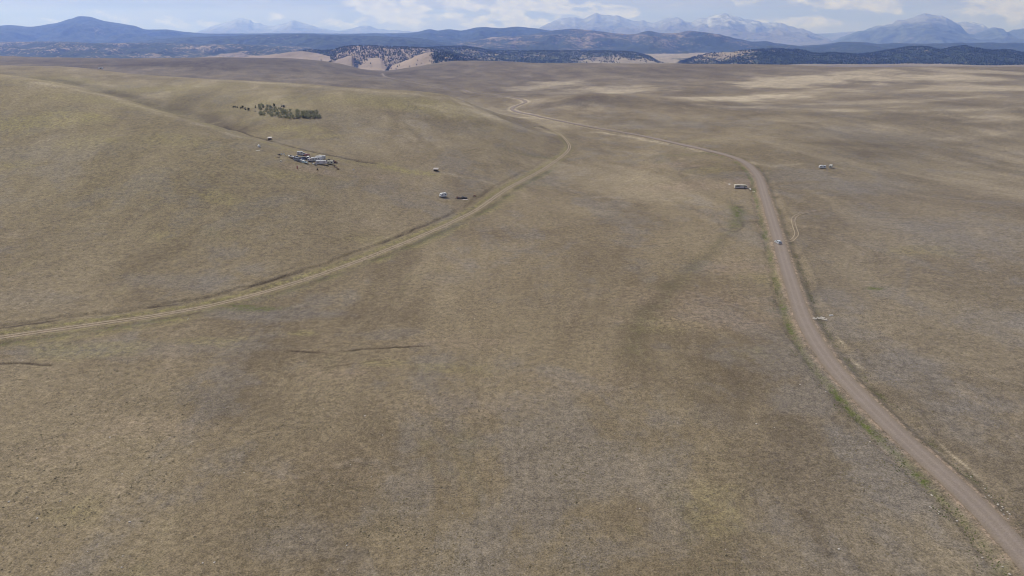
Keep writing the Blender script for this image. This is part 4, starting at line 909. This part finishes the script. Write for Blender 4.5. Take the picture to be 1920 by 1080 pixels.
# the dump of vehicles
VG = 'vehicles dumped on the hillside'
boat(thing('boat', 'white motor boat on a trailer at the left end of the vehicle dump', 'boat', 546.5, 296.5, 145, VG))
car(thing('van', 'grey van beside the white boat in the vehicle dump', 'van', 556, 301.3, 150, VG), 'van', M_GREY)
car(thing('pickup_truck', 'grey pickup truck behind the grey van in the vehicle dump', 'pickup truck', 556.5, 297, 165, VG), 'pickup', M_GREY)
car(thing('car', 'dark blue saloon car in the middle of the vehicle dump', 'car', 566.5, 300.5, -35, VG), 'sedan', M_BLUE)
car(thing('car', 'dark blue estate car behind the pale teal car in the vehicle dump', 'car', 571, 298.5, 20, VG), 'suv', M_BLUE)
car(thing('car', 'pale teal saloon car at the front of the vehicle dump', 'car', 572, 306, -28, VG), 'sedan', M_TEAL)
car(thing('pickup_truck', 'white pickup truck between the dark blue car and pale teal car', 'pickup truck', 565, 303.5, -30, VG), 'pickup', M_WHITE)
camper(thing('camper_trailer', 'faded white caravan at the back left corner of the vehicle dump', 'camper trailer', 563, 290.2, 8, VG), 4.4, 2.1, 2.3, M_PINKW, M_WHITE, front=.5)
car(thing('pickup_truck', 'white pickup truck in the back row beside the faded caravan', 'pickup truck', 570, 291, 60, VG), 'pickup', M_WHITE)
car(thing('car', 'faded red car in the back row of the vehicle dump', 'car', 575, 292, 50, VG), 'sedan', M_RED)
car(thing('van', 'white van standing end-on left of the long motorhome', 'van', 578.3, 298.2, 100, VG), 'van', M_WHITE)
camper(thing('camper_trailer', 'small pinkish white caravan between white van and long motorhome', 'camper trailer', 581.5, 302.5, 75, VG), 3.4, 1.9, 2.1, M_PINKW, M_PINKW, front=.4)
motorhome(thing('motorhome', 'long white motorhome at the back right of the vehicle dump', 'motorhome', 595, 302.0, 28, VG, scale=.9))
motorhome(thing('motorhome', 'white motorhome behind the long one, farthest back in the vehicle dump', 'motorhome', 602, 298.5, 24, VG, scale=.8))
camper(thing('camper_trailer', 'long pinkish white caravan along the front of the vehicle dump', 'camper trailer', 603, 308, 8, VG), 7.4, 2.3, 2.6, M_PINKW, M_WHITE, front=.6)
camper(thing('camper_trailer', 'cream caravan at the right end of the vehicle dump', 'camper trailer', 619.5, 308, 3, VG), 4.4, 2.2, 2.3, M_CREAM, M_CREAM, front=.3)
car(thing('car', 'rusted brown car wreck at the far right of the vehicle dump', 'car', 624.5, 304.2, -25, VG), 'sedan', M_RUST)
car(thing('pickup_truck', 'rusty dark pickup wreck behind the cream caravan', 'pickup truck', 616.5, 303, 15, VG), 'pickup', M_DARK)
SG = 'scrap strewn round the vehicle dump'
for a in (('grey sheets lying flat between pale teal car and long caravan', 586, 307, 8, 1.8, .3, (M_PINKW, M_GREY), 11), ('dark heap of parts between white van and motorhome', 584.5, 297.5, 18, 1.6, 1.3, (M_DARK, M_RUST), 12), ('dark heap of parts left of the dumped cars, beside two white drums', 523.5, 290.5, 9, 1.1, .7, (M_DARK, M_WOOD), 13),
          ('brown scraps on the grass at the far left of the dump', 520.5, 295, 7, 1.3, .4, (M_WOOD, M_RUST), 14), ('dark heap with a pale sheet in front of the long caravan', 591, 309.3, 12, 1.2, .8, (M_DARK, M_WHITE), 15), ('brown scraps right of the dump, upper of two', 628.5, 313.5, 8, 1.2, .5, (M_RUST, M_WOOD), 16),
          ('brown scraps right of the dump, lower of two', 632.5, 317, 8, 1.1, .5, (M_RUST, M_DARK), 17), ('dark heap of parts between the two dark blue cars', 568.5, 296, 14, 1.7, 1.0, (M_DARK, M_GREY), 18), ('rusty heap beside the rusted brown car wreck', 629, 305.5, 12, 1.5, .8, (M_RUST, M_DARK), 19), ('small pale scraps behind the motorhomes', 600.5, 291, 5, .8, .4, (M_CREAM,), 20)):
    heap('scrap_heap', a[0], 'scrap heap', a[1], a[2], a[3], a[4], a[5], a[6], SG, a[7])
drum('drum', 'left of two white drums at the far left of the dump', 'drum', 528.5, 290.3, M_WHITE, .4, 1.1, 'drums at the left of the dump')
drum('drum', 'right of two white drums at the far left of the dump', 'drum', 532.6, 290, M_WHITE, .4, 1.1, 'drums at the left of the dump')
drum('drum', 'cream drum lying on its side below the two white drums', 'drum', 535.3, 292.6, M_CREAM, .4, 1.2, lying=True)
drum('drum', 'pale yellowish drum alone on the grass below the boat', 'drum', 526.5, 303.4, M_CREAM, .42, 1.0, lying=True)
drum('drum', 'tall rusty red cylinder standing on the grass below the pale teal car', 'drum', 557.5, 316.4, M_RED, .35, 1.9)
tyre_stack('black stack of tyres on the grass below the long caravan', 595, 318.6, 4)
tyre_stack('black pile of tyres just below the cream caravan', 613.5, 311.6, 2)
t = thing('salt_block', 'small white block alone on the grass right of the dump', 'block', 663, 318.5); MB().box((0, 0, .3), (.8, .6, .6)).build('block', M_WHITE, t, .06)
t = thing('marker_post', 'leaning white marker post in the grass below the two-rut track', 'post', 351, 600, 30, tilt=(25, 35)); MB().box((0, 0, .7), (.14, .14, 1.5)).build('post', M_WHITE, t, .02); MB().box((0, 0, 1.5), (.2, .2, .06)).build('cap', M_DARK, t)

# rocks
def rock_mesh(seed, flat=.6):
    rr = random.Random(seed); b = bmesh.new(); bmesh.ops.create_icosphere(b, subdivisions=2, radius=1.0)
    ax = [Vector((rr.gauss(0, 1), rr.gauss(0, 1), rr.gauss(0, 1))).normalized() for _ in range(7)]
    for v in b.verts:
        k = 1.0
        for a in ax: 
            d = v.co.normalized().dot(a)
            if d > .55: k = min(k, .62 / d + .12)
        v.co *= k; v.co.z = v.co.z * flat + .25
    me = bpy.data.meshes.new('rock'); b.to_mesh(me); b.free(); me.materials.append(M_ROCK); return me
RK = [rock_mesh(i) for i in range(5)]
def rock(px, py, s, label, group, cat='rock'):
    o = bpy.data.objects.new('rock', RK[random.randrange(5)]); COL.objects.link(o); o.location = hit(px, py); o.rotation_euler = (0, 0, random.uniform(0, 6.28))
    o.scale = (s * random.uniform(.8, 1.4), s * random.uniform(.8, 1.2), s * random.uniform(.7, 1.0)); attrs(o, label, cat, group)
for k in range(16):
    f = k / 15; rock(1526 + 24 * f + random.uniform(-1.5, 1.5), 599.5 - 2.5 * math.sin(f * 3) + random.uniform(-2.2, 2.2), random.uniform(.35, .75), 'whitish rock heaped at the culvert mouth on the right edge of the gravel road', 'rocks at the culvert')
t = thing('concrete_slab', 'white concrete slab lying right of the culvert rocks', 'slab', 1558.5, 591.5, 5); MB().box((0, 0, .12), (1.5, .55, .22)).build('slab', M_WHITE, t, .03)
near_pts = [(1746, 952), (1760, 959.5), (1743, 950), (1794, 977), (1747, 929), (1631, 829), (1880, 1063), (1893, 1077), (1842, 1046), (1854, 930), (1889, 960), (1893, 964), (1871, 947), (1567, 829), (206, 820), (229, 889), (243, 979), (70, 972), (402, 1055), (230, 1043), (228, 1064), (380, 1056), (113, 940), (17, 941), (607, 767), (880, 622), (863, 580), (890, 598), (684, 780), (717, 816), (1548, 734), (1500, 721), (1573, 1030), (1418, 795), (650, 1023)]
for p in near_pts: rock(p[0], p[1], random.uniform(.18, .30), 'small pale rock lying in the short dry grass', 'small pale rocks scattered over the grassland')
for k in range(34):
    px, py = random.uniform(20, 1900), random.uniform(620, 1075)
    rock(px, py, random.uniform(.10, .2), 'small pale rock lying in the short dry grass', 'small pale rocks scattered over the grassland')
for k in range(13):
    px = random.uniform(1800, 1900); rock(px + random.uniform(-6, 10), 870 + (px - 1790) * 1.0 + random.uniform(-10, 10), random.uniform(.12, .26), 'small pale rock on the right verge of the gravel road near the bottom right', 'pale rocks along the right road verge')

# trees
def crown_quads(rr, n, cx, hz, rx, rz, size, lean=0.0, clumps=9):
    V = []; cl = []
    for _ in range(clumps):
        a = rr.uniform(0, 6.28); q = math.sqrt(rr.random()) * .75; zz = rr.uniform(-.85, .9)
        cl.append((q * math.cos(a) * rx * (1 - .35 * abs(zz)), q * math.sin(a) * rx * (1 - .35 * abs(zz)), hz + zz * rz, rr.uniform(.28, .5) * rx, rr.random()))
    C = []
    for _ in range(n):
        c = rr.choice(cl); p = Vector((rr.gauss(0, .5), rr.gauss(0, .5), rr.gauss(0, .55))) * c[3] + Vector(c[:3])
        u = Vector((rr.gauss(0, 1), rr.gauss(0, 1), rr.gauss(0, 1))).normalized(); w_ = u.orthogonal().normalized(); s_ = size * rr.uniform(.6, 1.3)
        V += [p - u * s_ - w_ * s_ * .6, p + u * s_ - w_ * s_ * .6, p + u * s_ + w_ * s_ * .6, p - u * s_ + w_ * s_ * .6]
        C += [min(1, max(0, c[4] * .6 + rr.random() * .4))] * 4
    return np.array([tuple(v) for v in V]), np.array(C)
def tree_proto(name, seed, H, R_, leafm, n, size, crown_lo=.35, trunk_r=.09):
    rr = random.Random(seed); e = bpy.data.objects.new(name, None); COL.objects.link(e)
    mb = MB(); x = rr.uniform(-.2, .2); y = rr.uniform(-.2, .2)
    mb.cyl((0, 0, -.3), (x * .5, y * .5, H * .4), trunk_r, trunk_r * .7, 8).cyl((x * .5, y * .5, H * .4), (x, y, H * .85), trunk_r * .7, trunk_r * .25, 8)
    for k in range(6):
        a = rr.uniform(0, 6.28); z = H * rr.uniform(.2, .6); l = R_ * rr.uniform(.5, .9)
        mb.cyl((x * z / H, y * z / H, z), (l * math.cos(a), l * math.sin(a), z + l * rr.uniform(.5, 1.1)), trunk_r * .4, trunk_r * .12, 6)
    mb.build('trunk', M_BARK, e)
    V, C = crown_quads(rr, n, 0, H * (crown_lo + 1) / 2, R_, H * (1 - crown_lo) / 2, size)
    F = np.arange(len(V)).reshape(-1, 4)
    soup_mesh('crown', V, F, leafm, False, np.stack([C, C, C, C * 0 + 1], -1), e)
    return e
def dup(e, loc, rz, sc):
    r = e.copy(); COL.objects.link(r)
    for ch in e.children: c = ch.copy(); COL.objects.link(c); c.parent = r
    r.location = loc; r.rotation_euler = (0, 0, rz); r.scale = sc; return r
GT = [tree_proto('young_tree', 40 + i, 2.5, 1.55, M_LEAF, 190, .16, .02) for i in range(4)]
used = [False] * 8
def place(protos, off, px, py, s, label, cat, group):
    i = random.randrange(len(protos)); loc = hit(px, py); rz = random.uniform(0, 6.28); sc = (s * random.uniform(.85, 1.2), s * random.uniform(.85, 1.2), s * random.uniform(.8, 1.15))
    if not used[off + i]: o = protos[i]; used[off + i] = True; o.location = loc; o.rotation_euler = (0, 0, rz); o.scale = sc
    else: o = dup(protos[i], loc, rz, sc)
    attrs(o, label, cat, group)
for k in range(170):
    f = random.random(); px = 486 + 114 * f; lo = 216 + 7 * min(1, f * 2.2) + (1.0 if f > .8 else 0)
    py = lo - random.random() ** 1.1 * (11 + 8 * (1 - f)) - (0 if f < .6 else random.random() * 2)
    place(GT, 0, px, py, random.uniform(.75, 1.2) * (1.25 if f < .06 else 1), 'low grey-green tree in the ' + ('left' if f < .33 else 'middle' if f < .67 else 'right') + ' third of the narrow hillside grove', 'tree', 'low trees of the hillside grove')
GJ = [tree_proto('juniper', 60 + i, 2.6, 1.3, M_JUN, 260, .18, .0) for i in range(3)]
for k, (px, py, s, lb) in enumerate([(437.5, 202, .6, 'small dark juniper, leftmost on the slope left of the grove'), (441.5, 202.5, .9, 'low dark juniper, second from the left beside the grove'), (445, 202.8, .7, 'low dark juniper, third from the left beside the grove'), (451.5, 204, .8, 'dark juniper at the left of the cluster of four'), (455, 203, 1.0, 'dark juniper at the top of the cluster of four'), (459.5, 206, .9, 'dark juniper low in the cluster of four'), (466, 207.5, 1.15, 'dark juniper at the right of the cluster of four'),
                                (479.8, 202.5, .95, 'dark juniper standing just left of the grove, upper one'), (478.5, 209.5, .5, 'tiny juniper just left of the grove, lower one'), (486.5, 201, 1.2, 'dark green juniper at the upper left corner of the grove'), (499.5, 205.5, .8, 'dark juniper at the upper edge of the grove'), (514, 200, 1.0, 'dark juniper above the middle of the grove'), (528, 200.5, .8, 'left of two dark junipers above the grove'), (532.5, 201.5, .9, 'right of two dark junipers above the grove')]):
    place(GJ, 4, px, py, s, lb, 'juniper', 'dark junipers by the hillside grove')

# ------------------------------------------------------------------ tufts of grass and weeds
def tufts(name, label, x, y, r, h, mat, tone, cat='grass'):
    n = len(x); z = zat(x, y); k = 5; V = np.zeros((n, k + 1, 3)); rot = RNG.uniform(0, 6.28, n)
    for j in range(k):
        a = rot + j * 2 * np.pi / k; q = r * RNG.uniform(.6, 1.3, n)
        V[:, j] = np.stack([x + np.cos(a) * q, y + np.sin(a) * q, z - .04], -1)
    V[:, k] = np.stack([x + RNG.normal(0, .2, n) * r, y + RNG.normal(0, .2, n) * r, z + h], -1)
    F = np.array([(j, (j + 1) % k, k) for j in range(k)])[None] + (np.arange(n) * (k + 1))[:, None, None]
    C = np.repeat(tone[:, None], k + 1, 1)
    o = soup_mesh(name, V.reshape(-1, 3), F.reshape(-1, 3), mat, False, np.stack([C, C, C, C * 0 + 1], -1).reshape(-1, 4)); return attrs(o, label, cat, kind='stuff')
def near_road(x, y, w1=4.2):
    bad = np.zeros(len(x), bool)
    for Q, wd in ((roadQ, w1), (trackQ, 2.0), (spurQ, 1.8)):
        for k in range(0, len(Q)):
            bad |= (x - Q[k, 0]) ** 2 + (y - Q[k, 1]) ** 2 < (wd + 1.5) ** 2 if False else np.hypot(x - Q[k, 0], y - Q[k, 1]) < wd
    return bad
n = 150000
yy_ = 1 / RNG.uniform(1 / 420.0, 1 / 100.0, n); xx_ = RNG.uniform(-.98, .98, n) * yy_
pr = .08 + 1.0 * sstep(-.15, .5, fbm(xx_ / 14, yy_ / 14, 4, 600)); k_ = RNG.random(n) < pr; xx_, yy_ = xx_[k_], yy_[k_]
k_ = ~near_road(xx_, yy_); xx_, yy_ = xx_[k_], yy_[k_]; n = len(xx_)
sz = RNG.lognormal(-2.15, .45, n).clip(.05, .36) * (1 + yy_ / 500)
tufts('grass_tufts', 'low tufts of dry bunch grass dotting the near grassland', xx_, yy_, sz, sz * RNG.uniform(.3, .65, n), M_TUFT, RNG.random(n) ** .8)
T_ = np.gradient(roadD, axis=0); T_ /= np.linalg.norm(T_, axis=1)[:, None]; N_ = np.stack([-T_[:, 1], T_[:, 0]], -1)
def verge(n, off, sd, ymax, seed, thr):
    i = RNG.integers(0, int((roadD[:, 1] < ymax).sum()), n); q = off + RNG.normal(0, sd, n)
    x = roadD[i, 0] + N_[i, 0] * q + RNG.normal(0, .6, n); y = roadD[i, 1] + N_[i, 1] * q + RNG.normal(0, .6, n)
    m = (fbm(x / 6, y / 6, 3, seed) > thr) & (y > 90); return x[m], y[m]
ax_, ay_ = verge(2000, 6.3, .75, 420, 610, -.02); bx_, by_ = verge(1500, -6.6, .8, 330, 611, .05); cx_, cy_ = verge(600, 9.6, .6, 260, 612, .1)
x_ = np.r_[ax_, bx_, cx_]; y_ = np.r_[ay_, by_, cy_]; r_ = RNG.uniform(.09, .26, len(x_))
tufts('verge_weeds', 'green weeds growing in the ditches beside the gravel road', x_, y_, r_, r_ * .9, M_SAGE, RNG.random(len(x_)), 'weeds')
